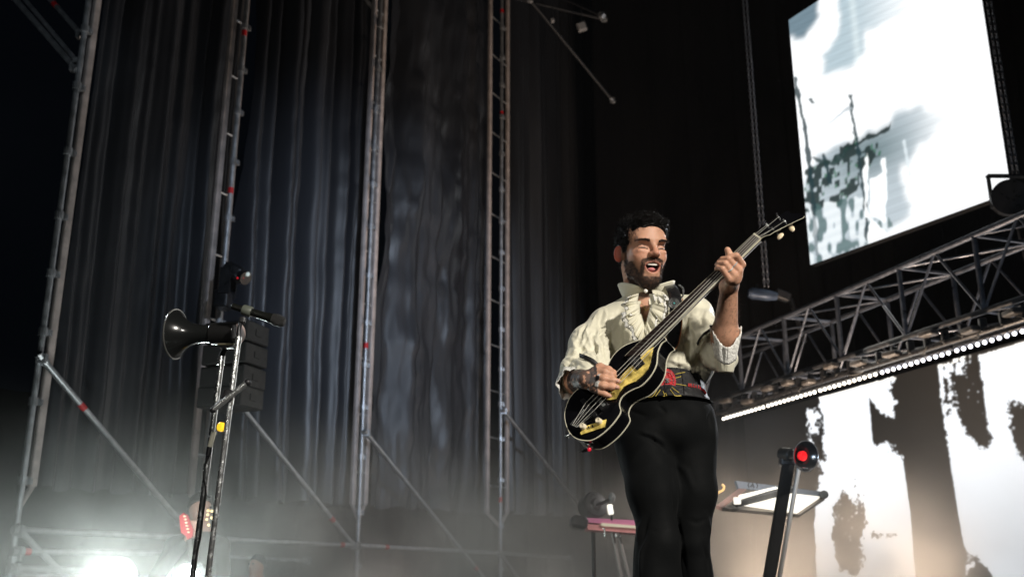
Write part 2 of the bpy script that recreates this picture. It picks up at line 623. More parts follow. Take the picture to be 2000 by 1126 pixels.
# ------------------------------------------------------------------ black lamp and loudspeakers on the second tower
c = P(462, 532, 8.6)
t = thing('moving_light', 'black moving head lamp on the tower above the microphone', 'stage lamp', c)
M = Matrix.Rotation(R(28), 3, 'Y')
MB().rbox(c + Vector((-0.02, 0, 0.0)), (0.19, 0.2, 0.13), 0.04, M).build('head', BLACKM, t)
MB().lathe(c + M @ Vector((0.06, -0.05, -0.01)), M @ Vector((1, -0.5, -0.1)), [(0, 0.05), (0.07, 0.062), (0.09, 0.062), (0.09, 0.045)]).build('lens_barrel', BLACKM, t)
MB().ball(c + M @ Vector((0.135, -0.1, 0.02)), 0.022, 10).build('lens', mat('lens_glass', (0.5, 0.55, 0.55), 0.15, emit=(0.8, 0.95, 0.9), estr=0.35), t)
for sx in (-1, 1):
    MB().box(c + Vector((-0.07, 0.10 * sx, -0.10)), (0.1, 0.02, 0.24)).build('yoke_arm', BLACKM, t)
MB().rbox(c + Vector((-0.10, 0, -0.26)), (0.13, 0.18, 0.16), 0.02).build('base', BLACKM, t)
MB().box(c + Vector((0.07, -0.11, -0.085)), (0.06, 0.01, 0.012)).build('status_light', mat('status_red', (0.4, 0, 0), 0.4, emit=(1, 0.03, 0.05), estr=0.7), t)

CAB = mat('speaker_cabinet', (0.022, 0.022, 0.022), 0.6, var=0.15, vscale=20)
GRI = mat('speaker_grille', (0.03, 0.03, 0.03), 0.7, 0.2, bump=0.5, bscale=220)
yaw = Matrix.Rotation(R(-20), 3, 'Z')
for k, (px, py, lab) in enumerate(((462, 655, 'topmost box of the grey hanging loudspeaker array behind the megaphone'),
                                   (459, 697, 'second box from the top of the grey hanging loudspeaker array'),
                                   (455, 740, 'second box from the bottom of the grey hanging loudspeaker array'),
                                   (450, 779, 'bottom box of the grey hanging loudspeaker array'))):
    c = P(px, py, 7.6)
    t = thing('loudspeaker', lab, 'loudspeaker', c, 'line array loudspeakers')
    MB().rbox(c, (0.40, 0.3, 0.158), 0.012, yaw).build('cabinet', CAB, t)
    MB().box(c + yaw @ Vector((0, -0.153, 0)), (0.36, 0.006, 0.125), yaw).build('grille', GRI, t)
    for sx in (-1, 1):
        MB().box(c + yaw @ Vector((0.203 * sx, 0, 0.0)), (0.008, 0.07, 0.05), yaw).build('rigging_plate', CAB, t)


# ------------------------------------------------------------------ right side: box truss
TL0, TL1 = P(1395, 770, 12.2), None
zt = TL0.z


def at_height(px, py, z):
    d = ray(px, py)
    return Vector((0, 0, CAMZ)) + d * ((z - CAMZ) / d.z)


def truss(label, bl, br, side, h, dpt, n, r=0.026, group=None, dk=False):
    """box truss between two bottom front points; side = horizontal unit vector to the back chords"""
    t = thing('box_truss', label, 'truss', (bl + br) / 2, group)
    up = Vector((0, 0, h))
    cs = {}
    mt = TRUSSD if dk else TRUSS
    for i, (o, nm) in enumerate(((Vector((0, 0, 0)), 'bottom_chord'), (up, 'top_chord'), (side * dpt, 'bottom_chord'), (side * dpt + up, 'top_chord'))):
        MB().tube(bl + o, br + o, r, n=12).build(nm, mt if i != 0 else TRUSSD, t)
        cs[i] = (bl + o, br + o)
    for i in range(n):
        a, b = i / n, (i + 1) / n
        m_ = (a + b) / 2
        L = lambda k, s: cs[k][0].lerp(cs[k][1], s)
        for (k0, k1) in ((0, 1), (2, 3)):
            if True:
                MB().tube(L(k0, a), L(k1, m_), 0.0125, n=8).tube(L(k1, m_), L(k0, b), 0.0125, n=8).build('lacing', mt, t)
            else:
                MB().tube(L(k1, a), L(k0, m_), 0.0125, n=8).tube(L(k0, m_), L(k1, b), 0.0125, n=8).build('lacing', mt, t)
            MB().tube(L(k0, b), L(k1, b), 0.024, n=8).build('upright', mt, t)
        for (k0, k1) in ((0, 2), (1, 3)):
            MB().tube(L(k0, a), L(k1, b), 0.0125, n=8).build('cross_tube', mt, t)
            MB().tube(L(k0, b), L(k1, b), 0.018, n=8).build('cross_tube', mt, t)
    return t


TBL = P(1372, 790, 12.4)
TBR = at_height(2110, 545, TBL.z)
tdir = (TBR - TBL).normalized()
tside = Vector((tdir.y, -tdir.x, 0)).normalized()
if tside.x < 0:
    tside = -tside
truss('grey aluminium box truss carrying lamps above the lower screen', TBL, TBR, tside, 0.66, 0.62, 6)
# dark lower beam and clamps under the truss
mb = MB()
q = Vector((0, 0, -0.16))
t = thing('lamp_bar', 'black bar with cable loops hung under the truss, above the row of bulbs', 'lamp bar', (TBL + TBR) / 2 + q)
MB().tube(TBL + q, TBR + q, 0.028).build('bar', BLACKM, t)
for k in range(26):
    a = TBL.lerp(TBR, (k + .5) / 26) + q
    MB().rbox(a + Vector((0, 0, 0.05)), (0.06, 0.05, 0.12), .012).build('clamp', BLACKM, t)
mb = MB()
for k in range(18):
    a = TBL.lerp(TBR, (k + .1) / 18) + q
    b = TBL.lerp(TBR, (k + 1.0) / 18) + q
    pts = []
    for j in range(9):
        s = j / 8
        pts.append(a.lerp(b, s) + Vector((0.03 * math.sin(k * 3 + j), 0, -0.07 * math.sin(math.pi * s) * (0.6 + 0.4 * math.sin(k * 2.3)) + 0.03)))
    MB().path(pts, 0.011, 6).build('cable', RUBBER, t)
for k in range(13):
    a = TBL.lerp(TBR, (k + .4 + 0.2 * math.sin(k * 7)) / 13) + Vector((0, 0, -0.10 - 0.05 * math.sin(k * 4)))
    MB().rbox(a - tside * 0.05, (0.16, 0.1, 0.05), 0.015, Matrix.Rotation(math.atan2(tdir.y, tdir.x) + 0.2 * math.sin(k), 3, 'Z')).build(
        'junction_box', mat('grey_box', (0.06, 0.055, 0.052), 0.5, var=.5, vscale=30), t)
# dark fascia under the lamp bar
FL = P(1400, 800, 12.6)
FR = at_height(2110, 596, FL.z)

# ------------------------------------------------------------------ row of bulbs: LED battens
LL = P(1410, 818, 12.4)
LR = at_height(2040, 634, LL.z)
BULB = mat('lit_bulb', (0.9, 0.9, 0.9), 0.3, emit=(1.0, 0.93, 0.80), estr=4.0)
BULBC = mat('lit_bulb_cool', (0.9, 0.9, 0.9), 0.3, emit=(0.86, 0.88, 1.0), estr=4.0)
NB, NP = 5, 12
words = ('farthest LED batten, leftmost of the bulb row beside the performer', 'second LED batten from the left end of the bulb row',
         'middle LED batten of the bulb row', 'second LED batten from the right end, cooler white bulbs', 'nearest LED batten at the right edge, cooler white bulbs')
ldir = (LR - LL).normalized()
ang = math.atan2(ldir.y, ldir.x)
ML = Matrix.Rotation(ang, 3, 'Z')
seglen = (LR - LL).length / NB
for i in range(NB):
    a = LL + ldir * (seglen * i)
    b = LL + ldir * (seglen * (i + 1) - 0.02)
    t = thing('led_batten', words[i], 'led batten', (a + b) / 2, 'led battens in a row under the truss')
    MB().rbox((a + b) / 2 + Vector((0, 0, 0.055)) - tside * -0.03, ((b - a).length, 0.07, 0.06), 0.01, ML).build('housing', BLACKM, t)
    for k in range(NP):
        c = a.lerp(b, (k + .5) / NP)
        MB().ball(c, 0.0180, 12).build('bulb', BULB if i < 3 else BULBC, t)
lamp('batten_light', 'AREA', (LL + LR) / 2 + Vector((-0.3, -0.3, -0.1)), (1.0, 7, 2.0), 22, (1.0, 0.95, 0.85), 2.0)


# ------------------------------------------------------------------ screens
def screen_mat(name, strength, ampx=0.05, grid=90.0):
    m = bpy.data.materials.new(name)
    m.use_nodes = True
    nt = m.node_tree
    b = nt.nodes['Principled BSDF']
    b.inputs['Base Color'].default_value = (0.03, 0.03, 0.03, 1)
    b.inputs['Roughness'].default_value = 0.5
    at = nt.nodes.new('ShaderNodeAttribute')
    at.attribute_name = 'picture'
    uv = nt.nodes.new('ShaderNodeAttribute')
    uv.attribute_name = 'pix'
    sep = nt.nodes.new('ShaderNodeSeparateXYZ')
    nt.links.new(uv.outputs['Vector'], sep.inputs[0])
    last = None
    for ax, amp in ((0, ampx), (1, 0.04)):
        mu = nt.nodes.new('ShaderNodeMath')
        mu.operation = 'MULTIPLY'
        mu.inputs[1].default_value = grid
        nt.links.new(sep.outputs[ax], mu.inputs[0])
        s = nt.nodes.new('ShaderNodeMath')
        s.operation = 'SINE'
        nt.links.new(mu.outputs[0], s.inputs[0])
        s2 = nt.nodes.new('ShaderNodeMath')
        s2.operation = 'MULTIPLY_ADD'
        s2.inputs[1].default_value = amp
        s2.inputs[2].default_value = 1 - amp
        nt.links.new(s.outputs[0], s2.inputs[0])
        if last is None:
            last = s2
        else:
            mm = nt.nodes.new('ShaderNodeMath')
            mm.operation = 'MULTIPLY'
            nt.links.new(last.outputs[0], mm.inputs[0])
            nt.links.new(s2.outputs[0], mm.inputs[1])
            last = mm
    vm = nt.nodes.new('ShaderNodeVectorMath')
    vm.operation = 'SCALE'
    nt.links.new(at.outputs['Color'], vm.inputs[0])
    nt.links.new(last.outputs[0], vm.inputs[3])
    nt.links.new(vm.outputs[0], b.inputs['Emission Color'])
    b.inputs['Emission Strength'].default_value = strength
    return m


def in_poly(X, Y, poly):
    ins = np.zeros(X.shape, bool)
    n = len(poly)
    for i in range(n):
        x0, y0 = poly[i]
        x1, y1 = poly[(i + 1) % n]
        if y0 == y1:
            continue
        c = ((y0 > Y) != (y1 > Y)) & (X < (x1 - x0) * (Y - y0) / (y1 - y0) + x0)
        ins ^= c
    return ins


def screen(name, label, BLp, BRp, ztop, nu, nv, paint, m, lean=0.0):
    """a flat LED wall: vertical rectangle with its picture stored per pixel of the panel grid.
    paint(px,py) gives the picture where the wall is seen at photograph pixel px,py"""
    u = np.linspace(0, 1, nu + 1)
    v = np.linspace(0, 1, nv + 1)
    U, V = np.meshgrid(u, v)
    X = BLp.x + (BRp.x - BLp.x) * U
    Y = BLp.y + (BRp.y - BLp.y) * U
    Z = BLp.z + (BRp.z - BLp.z) * U
    Z = Z + (ztop - Z) * V
    pts = np.stack([X.ravel(), Y.ravel(), Z.ravel()], -1)
    idx = np.arange(pts.shape[0]).reshape(nv + 1, nu + 1)
    F = np.stack([idx[:-1, :-1].ravel(), idx[:-1, 1:].ravel(), idx[1:, 1:].ravel(), idx[1:, :-1].ravel()], -1)
    t = thing(name, label, 'led screen', (BLp + BRp) / 2)
    face = mesh_np('display', pts, F, m, parent=t, smooth=False)
    # picture
    rel = pts - np.array([0, 0, CAMZ])
    cp, sp = math.cos(PITCH), math.sin(PITCH)
    dep = rel[:, 1] * cp + rel[:, 2] * sp
    upc = -rel[:, 1] * sp + rel[:, 2] * cp
    px = 1000 + FPX * rel[:, 0] / dep
    py = 563 - FPX * upc / dep
    colr = paint(px, py, U.ravel(), V.ravel(), U.shape)
    ca = face.data.color_attributes.new('picture', 'FLOAT_COLOR', 'POINT')
    ca.data.foreach_set('color', np.concatenate([colr, np.ones((len(colr), 1))], 1).astype(np.float32).ravel())
    va = face.data.attributes.new('pix', 'FLOAT_VECTOR', 'POINT')
    w_ = (drop(BRp, 0) - drop(BLp, 0)).length
    va.data.foreach_set('vector', np.stack([U.ravel() * w_, Z.ravel(), np.zeros(pts.shape[0])], -1).astype(np.float32).ravel())
    d = (BRp - BLp)
    nrm = Vector((d.y, -d.x, 0)).normalized()
    if nrm.y > 0:
        nrm = -nrm
    back = MB()
    zt_ = ztop + 0.01
    ring = [BLp - nrm * .004 + Vector((0, 0, -.01)), BRp - nrm * .004 + Vector((0, 0, -.01)), drop(BRp, zt_) - nrm * .004, drop(BLp, zt_) - nrm * .004]
    back.prism(ring, -nrm * 0.09)
    back.build('cabinet', BLACK, t, smooth=False)
    return t


def smooth01(x):
    x = np.clip(x, 0, 1)
    return x * x * (3 - 2 * x)


def jag(px, py, s1, a1, seed=0):
    q = np.stack([px, py, np.full_like(px, seed * 7.7)], -1)
    return fbm(q, s1, 4) * a1


def blur(c, shape, r):
    g = c.reshape(shape[0], shape[1], 3)
    for ax in (0, 1):
        for _ in range(2):
            p = np.concatenate([np.repeat(g.take([0], ax), r, ax), g, np.repeat(g.take([-1], ax), r, ax)], ax)
            cs = np.cumsum(p, ax)
            n = g.shape[ax]
            z = np.zeros_like(cs.take([0], ax))
            cs = np.concatenate([z, cs], ax)
            g = (cs.take(range(2 * r + 1, 2 * r + 1 + n), ax) - cs.take(range(0, n), ax)) / (2 * r + 1)
    return g.reshape(-1, 3)


def paint_low(px, py, U, V, shape):
    n = np.zeros_like(px)
    jx = px + jag(px, py, 1 / 14, 12, 1) + 7 * vnoise(np.stack([px, py, px * 0], -1), 1 / 3.0) * (vnoise(np.stack([px, py, px * 0 + 9], -1), 1 / 25.) > -.1)
    jy = py + jag(px, py, 1 / 14, 13, 2) + 7 * vnoise(np.stack([px, py, px * 0 + 4], -1), 1 / 3.0)
    W = np.full(px.shape, 0.06)
    for (cx, cy, rx_, ry_) in ((1742, 778, 30, 38), (1738, 876, 34, 22), (1655, 1030, 50, 110), (1590, 845, 25, 60), (1612, 930, 26, 60), (1880, 770, 36, 85), (1900, 850, 50, 45), (1905, 1105, 40, 30), (1990, 830, 30, 80)):
        W = np.maximum(W, smooth01(1.6 - np.hypot((px - cx) / rx_, (py - cy) / ry_)))
    jx, jy = px + (jx - px) * W, py + (jy - py) * W
    bright = np.zeros(px.shape, bool)
    e1 = (1602, 776, 1600)
    # first letter: white block left of the dark bar
    b1 = in_poly(jx, jy, [(1601, 776), (1746, 735), (1738, 760), (1748, 790), (1745, 812), (1722, 808), (1697, 775), (1704, 860), (1712, 868), (1733, 866), (1748, 880), (1762, 890), (1778, 1000), (1788, 1126), (1790, 1240), (1600, 1240), (1591, 1020), (1598, 930), (1612, 886)])
    bright = b1
    hole = in_poly(jx, jy, [(1632, 955), (1650, 960), (1672, 985), (1676, 965), (1688, 985), (1694, 1020), (1680, 1045), (1686, 1110), (1675, 1126), (1640, 1112), (1626, 1050)])
    bright &= ~hole
    bright &= ~((np.abs(jy - 1046 + 0.0 * px) < 5) & (px > 1700) & (px < 1752) & (jag(px, py, 1 / 7, 1, 5) > -0.1))
    # torn fragments left of the block
    fr = in_poly(jx, jy, [(1580, 798), (1598, 800), (1598, 850), (1588, 850), (1594, 885), (1586, 890), (1580, 850)]) & (jag(px, py, 1 / 10, 1, 6) > -0.15)
    bright |= fr
    low = in_poly(jx, jy, [(1612, 895), (1640, 900), (1640, 960), (1625, 990), (1605, 985), (1598, 930)])
    bright |= low
    # second letter: ragged strip, then the big white block on the right
    blk = in_poly(jx, jy, [(1832, 712), (1905, 690), (1885, 718), (1858, 735), (1868, 790), (1884, 838), (1922, 880), (1938, 862), (1926, 800), (1912, 694), (2400, 545), (2400, 1240), (1950, 1240),
                           (1905, 1126), (1890, 1085), (1882, 1060), (1868, 980), (1850, 860), (1838, 780)])
    rag = in_poly(px, py, [(1832, 700), (1908, 680), (1916, 760), (1930, 870), (1880, 845), (1868, 800), (1850, 815), (1838, 780)])
    blk &= ~(rag & (jag(px, py, 1 / 8, 1, 9) < -0.06) & (px > 1842))
    bright |= blk
    nb = in_poly(jx, jy, [(1968, 775), (1985, 790), (2030, 800), (2030, 930), (1985, 880), (1972, 830)])
    bright &= ~nb
    bright &= ~(in_poly(jx, jy, [(1880, 1092), (1900, 1080), (1930, 1110), (1945, 1140), (1880, 1160)]))
    bright |= in_poly(jx, jy, [(1885, 1088), (1897, 1085), (1904, 1105), (1890, 1125)]) & (jag(px, py, 1 / 6, 1, 13) > 0)
    # ink spatter near the torn edges
    sp_ = (vnoise(np.stack([px, py, px * 0 + 40], -1), 1 / 3.2) > .62) & (vnoise(np.stack([px, py, px * 0 + 41], -1), 1 / 30.) > .15)
    bright ^= sp_ & (px < 1960) & in_poly(px, py, [(1600, 900), (1690, 940), (1700, 1126), (1640, 1126), (1625, 1000), (1590, 960)])
    bright |= sp_ & in_poly(px, py, [(1838, 700), (1900, 690), (1915, 780), (1935, 860), (1880, 840), (1845, 780)])
    c = np.where(bright[:, None], np.array([[0.90, 0.93, 0.97]]), np.array([[0.004, 0.004, 0.004]]))
    rim = (V > 0.985) & bright
    c = np.where(rim[:, None], np.array([[1.6, 1.55, 1.45]]), c)
    return blur(c, shape, 1)


def paint_up(px, py, U, V, shape):
    c = np.tile(np.array([[1.25, 1.28, 1.30]]), (len(px), 1))
    lines = 0.5 + 0.5 * np.sin((py + 0.37 * px) * 2 * np.pi / 8.5)
    grey = np.array([0.30, 0.42, 0.48])
    n1 = jag(px, py, 1 / 60, 1, 20)

    def blend(mask, colr, a=1.0):
        nonlocal c
        k = (mask * a)[:, None]
        c = c * (1 - k) + np.array(colr)[None] * k
    jx = px + jag(px, py, 1 / 16, 12, 21)
    jy = py + jag(px, py, 1 / 16, 12, 22)
    # pale blue striped cloud, upper centre
    m = in_poly(jx, jy, [(1628, -40), (1640, 10), (1642, 50), (1626, 80), (1614, 100), (1610, 148), (1660, 128), (1690, 105), (1688, 60), (1740, 40), (1780, 10), (1800, -40)])
    f = smooth01(1 - (px - 1640) / 170) * m
    blend(f, grey * 1.25, 0.9)
    blend(f * lines, (0.75, 0.86, 0.92), 0.55)
    m = in_poly(px, py, [(1655, -40), (1665, -40), (1680, 110), (1672, 125)])
    blend(m.astype(float), (0.85, 0.97, 1.0), 0.85)
    # dark corner with slanting edges, upper left
    m = in_poly(jx, jy, [(1530, 35), (1605, -30), (1600, 0), (1596, 30), (1580, 66), (1556, 78), (1546, 70), (1530, 80)])
    blend(m.astype(float), (0.16, 0.24, 0.30), 1)
    blend(m * lines, (0.26, 0.36, 0.42), 0.8)
    m = in_poly(px, py, [(1530, 44), (1600, -12), (1600, -60), (1530, -60)])
    blend(m.astype(float), (0.012, 0.014, 0.014), 1)
    # big grey cloud in the lower middle
    m = in_poly(jx, jy, [(1690, 262), (1740, 240), (1745, 222), (1800, 205), (1812, 222), (1870, 225), (1830, 252), (1788, 290), (1760, 330), (1780, 420), (1700, 470), (1585, 530), (1570, 350), (1600, 300)])
    f = m * smooth01((1870 - px) / 120)
    blend(f, (0.42, 0.52, 0.58), 0.85)
    blend(f * lines, (0.70, 0.78, 0.84), 0.6)
    d = np.exp(-((px - 1700) / 75) ** 2 - ((py - 300 + (px - 1700) * 0.35) / 50) ** 2)
    blend(m * np.clip(d, 0, 1), (0.12, 0.20, 0.22), 0.8)
    c = blur(c, shape, 5)
    c = c * (0.91 + 0.09 * lines)[:, None]
    # dark slanting beam
    m = in_poly(px, jy, [(1640, 292), (1735, 246), (1740, 236), (1738, 254), (1700, 272), (1640, 303)])
    blend(m.astype(float), (0.015, 0.03, 0.03), 0.95)
    # dark machine silhouette, lower left: blocky noise
    q = np.stack([np.floor(px / 5.0), np.floor((py + .35 * px) / 7.0), np.full_like(px, 3.0)], -1)
    blocks = vnoise(q * 0.71, 1.0) + 0.6 * vnoise(np.stack([px / 26, (py + .35 * px) / 20, np.full_like(px, 8.)], -1))
    reg = in_poly(jx, jy, [(1572, 330), (1600, 318), (1650, 300), (1668, 255), (1682, 300), (1715, 280), (1720, 300), (1690, 330), (1672, 370), (1650, 395), (1600, 410), (1572, 420)])
    blend((reg & (blocks > -0.22)).astype(float), (0.015, 0.035, 0.035), 0.95)
    blend((reg & (blocks > -0.34) & (blocks < -0.24)).astype(float), (0.02, 0.16, 0.07), 0.8)
    reg2 = in_poly(jx, jy, [(1575, 400), (1700, 380), (1740, 440), (1700, 470), (1585, 520)])
    b2 = vnoise(np.stack([px / 9, py / 22, np.full_like(px, 5.)], -1))
    blend((reg2 & (b2 > 0.10)).astype(float), (0.95, 1.02, 1.05), 0.9)
    blend((reg2 & (b2 < -0.15)).astype(float), (0.08, 0.16, 0.16), 0.8)
    # thin poles
    for (pts, wd) in (([(1552, 150), (1562, 200), (1572, 250), (1582, 330), (1590, 420), (1597, 500)], 3.2),
                      ([(1661, 185), (1664, 222), (1672, 262), (1678, 305), (1690, 400), (1694, 470)], 2.4),
                      ([(1608, 300), (1618, 340), (1622, 360)], 3.4), ([(1583, 192), (1588, 202)], 3)):
        for i in range(len(pts) - 1):
            (x0, y0), (x1, y1) = pts[i], pts[i + 1]
            tt = np.clip((py - y0) / (y1 - y0), 0, 1)
            xx = x0 + (x1 - x0) * tt + jag(px, py, 1 / 9, 3.4, 30)
            mm = (np.abs(px - xx) < wd + 3.2 * np.maximum(0, vnoise(np.stack([py / 14, px * 0 + i, px * 0], -1)))) & (py >= y0) & (py < y1)
            blend(mm.astype(float), (0.02, 0.05, 0.06), 0.92 if y0 < 420 else 0.5)
    m = in_poly(jx * .3 + px * .7, py, [(1605, 252), (1655, 208), (1668, 212), (1650, 218)])
    blend(m.astype(float), (0.50, 0.56, 0.60), 0.8)
    m = in_poly(jx, jy, [(1583, 305), (1625, 312), (1668, 285), (1668, 292), (1628, 322), (1600, 322)])
    blend(m.astype(float), (0.02, 0.05, 0.05), 0.9)
    # hands raised: white shapes
    for poly in ([(1686, 325), (1692, 300), (1697, 340), (1693, 400), (1702, 425), (1690, 425)], [(1700, 350), (1722, 335), (1722, 310), (1730, 308), (1731, 340), (1733, 390), (1726, 435), (1704, 422), (1697, 370)], [(1740, 465), (1700, 425), (1695, 480)]):
        blend(in_poly(jx * .4 + px * .6, jy * .4 + py * .6, poly).astype(float), (1.2, 1.24, 1.25), 0.95)
    fade = smooth01((px - 1730) / 60) * (py > 330)
    m = in_poly(px, py, [(1762, 275), (1768, 272), (1780, 340), (1776, 350)])
    blend(m.astype(float), (0.9, 1.0, 1.05), 0.7)
    return blur(c, shape, 1)


# lower screen
q0 = P(1600, 775, 13.3)
q1 = at_height(2000, 662, q0.z)
dd = (q1 - q0).normalized()
sL = q0 - dd * 3.2
sR = q0 + dd * 5.0
screen('led_wall', 'lower LED screen showing huge torn white letter shapes on black', drop(sL, STAGE - 0.1), drop(sR, STAGE - 0.1), q0.z, 1100, 520, paint_low,
       screen_mat('lower_screen_display', 1.35, grid=150.0))
# upper screen
u0 = P(1583, 517, 12.0)
u1 = at_height(1975, 375, u0.z)
u2 = P(1545, 42, 12.0)
screen('led_wall', 'bright upper LED screen showing a washed out black and white picture', u0, u1, u2.z + 0.02, 420, 460, paint_up,
       screen_mat('upper_screen_display', 1.0, 0.0, grid=52.0))

# chains
CH = mat('hoist_chain', (0.16, 0.17, 0.20), 0.45, 0.6, var=0.3, vscale=60)
for (x0, y0, x1, y1, Y, lab) in ((1451, -10, 1497, 560, 11.0, 'long thin hoist chain left of the upper screen, ending behind the raised fist'),
                                 (1940, -10, 1984, 340, 9.0, 'thicker hoist chain hanging just right of the upper screen')):
    a, b = P(x0, y0, Y), P(x1, y1, Y)
    a.x, a.y = b.x, b.y
    n = int((a - b).length / 0.045)
    mb = MB()
    for s_ in (-1, 1):
        for k in range(n):
            c = a.lerp(b, (k + .5) / n) + Vector((0.022 * s_, 0, 0))
            e = Vector((0.010, 0, 0)) if k % 2 else Vector((0, 0.010, 0))
            h = Vector((0, 0, 0.026))
            mb.path([c - h, c - h * .6 + e, c + h * .6 + e, c + h, c + h * .6 - e, c - h * .6 - e, c - h], 0.0045, 5, caps=False)
    o = mb.build('hoist_chain', CH, None, origin=b, clean=False)
    tag(o, lab, 'chain', 'hoist chains')

# round black lamp at the right edge and lamp behind the fist
c = P(1978, 385, 8.6)
t = thing('round_stage_lamp', 'large round black lamp at the right edge below the upper screen corner', 'stage lamp', c)
MB().lathe(c + Vector((0.0, 0.10, 0)), (-0.35, -1, -0.15), [(0, 0.10), (0.04, 0.155), (0.16, 0.165), (0.19, 0.165), (0.19, 0.13)], 28).build('head', BLACKM, t)
for s_ in (-1, 1):
    MB().box(c + Vector((0.19 * s_, 0.02, 0.06)), (0.015, 0.05, 0.32)).build('yoke_arm', BLACKM, t)
MB().box(c + Vector((0, 0.02, 0.22)), (0.40, 0.06, 0.02)).build('yoke_bar', BLACKM, t)
MB().tube(c + Vector((0, 0, -0.15)), c + Vector((0.04, 0, -0.62)), 0.022).build('hanging_tube', BLACKM, t)
mb = MB()
mb.path([c + Vector((0.02, -.05, -.16)), c + Vector((0.09, -.05, -.3)), c + Vector((0.03, -.05, -.42)), c + Vector((0.1, -.05, -.6))], 0.012, 6)
mb.build('cable', RUBBER, t)

c = P(1480, 572, 12.0)
t = thing('moving_light', 'dim bluish moving lamp hanging behind the performer raised fist', 'stage lamp', c)
MB().lathe(c + Vector((-0.12, 0, 0.0)), (1, 0, -0.12), [(0, 0.05), (0.05, 0.075), (0.26, 0.07), (0.36, 0.05)], 20).build('head', mat('blue_lit_metal', (0.10, 0.13, 0.19), 0.4, 0.4), t)
MB().rbox(c + Vector((0.32, 0.05, -0.02)), (0.2, 0.12, 0.12), 0.03, Matrix.Rotation(R(22), 3, 'Y')).build('housing', TRUSSD, t)
MB().tube(c + Vector((0.42, 0.05, -0.06)), c + Vector((0.55, 0.05, -0.62)), 0.03).build('hanging_tube', BLACKM, t)
MB().box(c + Vector((0.02, 0.09, 0.06)), (0.03, 0.02, 0.16)).build('yoke_arm', BLACKM, t)

# ------------------------------------------------------------------ stage lamps shining at the camera (bottom left)
LIT = mat('blinding_lamp', (1, 1, 1), 0.4, emit=(0.90, 1.0, 0.97), estr=30)
for (px, py, r, en, lab) in ((215, 1124, 0.105, 52, 'leftmost of the two blinding white stage lamps near the floor'), (362, 1128, 0.085, 34, 'blinding white stage lamp near the floor, next to the microphone stands')):
    c = P(px, py, 6.2)
    t = thing('blinder_lamp', lab, 'stage lamp', c, 'blinding floor lamps')
    MB().lathe(c + Vector((0, 0.16, 0)), (-c.x * .1, -1, 0), [(0, 0.05), (0.03, r * 1.1), (0.14, r * 1.12), (0.15, r * 1.12), (0.15, r), (0.13, r * .98)], 24).build('housing', BLACKM, t)
    MB().lathe(c + Vector((0, 0.035, 0)), (0, -1, 0), [(0, r * .7), (0.012, r * .9), (0.02, r * .5)], 24).build('lens', LIT, t)
    for s_ in (-1, 1):
        MB().box(c + Vector((r * 1.2 * s_, 0.08, -r * .5)), (0.012, 0.04, r * 1.6)).build('yoke_arm', BLACKM, t)
    MB().tube(c + Vector((0, 0.08, -r * 1.2)), drop(c + Vector((0, 0.08, 0)), STAGE), 0.02).build('stand', BLACKM, t)
    lamp('blinder_glow', 'POINT', c + Vector((0, -0.08, 0)), None, en, (0.87, 1.0, 0.98), 0.08)
# ================================================================== smooth solid modelling (distance fields -> one continuous mesh)
class Prim:
    def __init__(s, kind, a, b=None, ra=0.0, rb=0.0, rad=None, M=None, k=0.01, op='+'):
        s.kind, s.k, s.op = kind, k, op
        s.a = np.array(a, float)
        s.b = None if b is None else np.array(b, float)
        s.ra, s.rb = ra, rb
        s.rad = None if rad is None else np.array(rad, float)
        s.M = np.eye(3) if M is None else np.array(M, float)
        if kind == 'cone':
            s.c = (s.a + s.b) / 2
            s.R = np.linalg.norm(s.a - s.b) / 2 + max(ra, rb)
        else:
            s.c = s.a
            s.R = s.rad.max()

    def d(s, p):
        if s.kind == 'cone':
            ab = s.b - s.a
            L2 = ab @ ab
            t = np.clip(((p - s.a) @ ab) / max(L2, 1e-12), 0, 1)
            q = p - s.a - t[..., None] * ab
            return np.sqrt((q * q).sum(-1)) - (s.ra + (s.rb - s.ra) * t)
        q = (p - s.a) @ s.M
        k0 = np.sqrt(((q / s.rad) ** 2).sum(-1))
        k1 = np.sqrt(((q / s.rad ** 2) ** 2).sum(-1))
        return np.where(k1 > 1e-9, k0 * (k0 - 1) / np.maximum(k1, 1e-9), -s.rad.min())


def smin(a, b, k):
    h = np.maximum(k - np.abs(a - b), 0) / k
    return np.minimum(a, b) - h * h * k * 0.25


def field(prims, p, extra=None):
    d = np.full(p.shape[:-1], 1.0)
    for q in prims:
        e = q.d(p)
        if q.op == '+':
            d = smin(d, e, q.k)
        elif q.op == '-':
            d = -smin(-d, e, q.k)
        elif q.op == '&':
            d = -smin(-d, -e, q.k)
    if extra is not None:
        d = extra(p, d)
    return d


def near(prims, c, r):
    return [q for q in prims if np.linalg.norm(q.c - c) < q.R + r + q.k * 1.5 + 0.01 or q.op == '&']


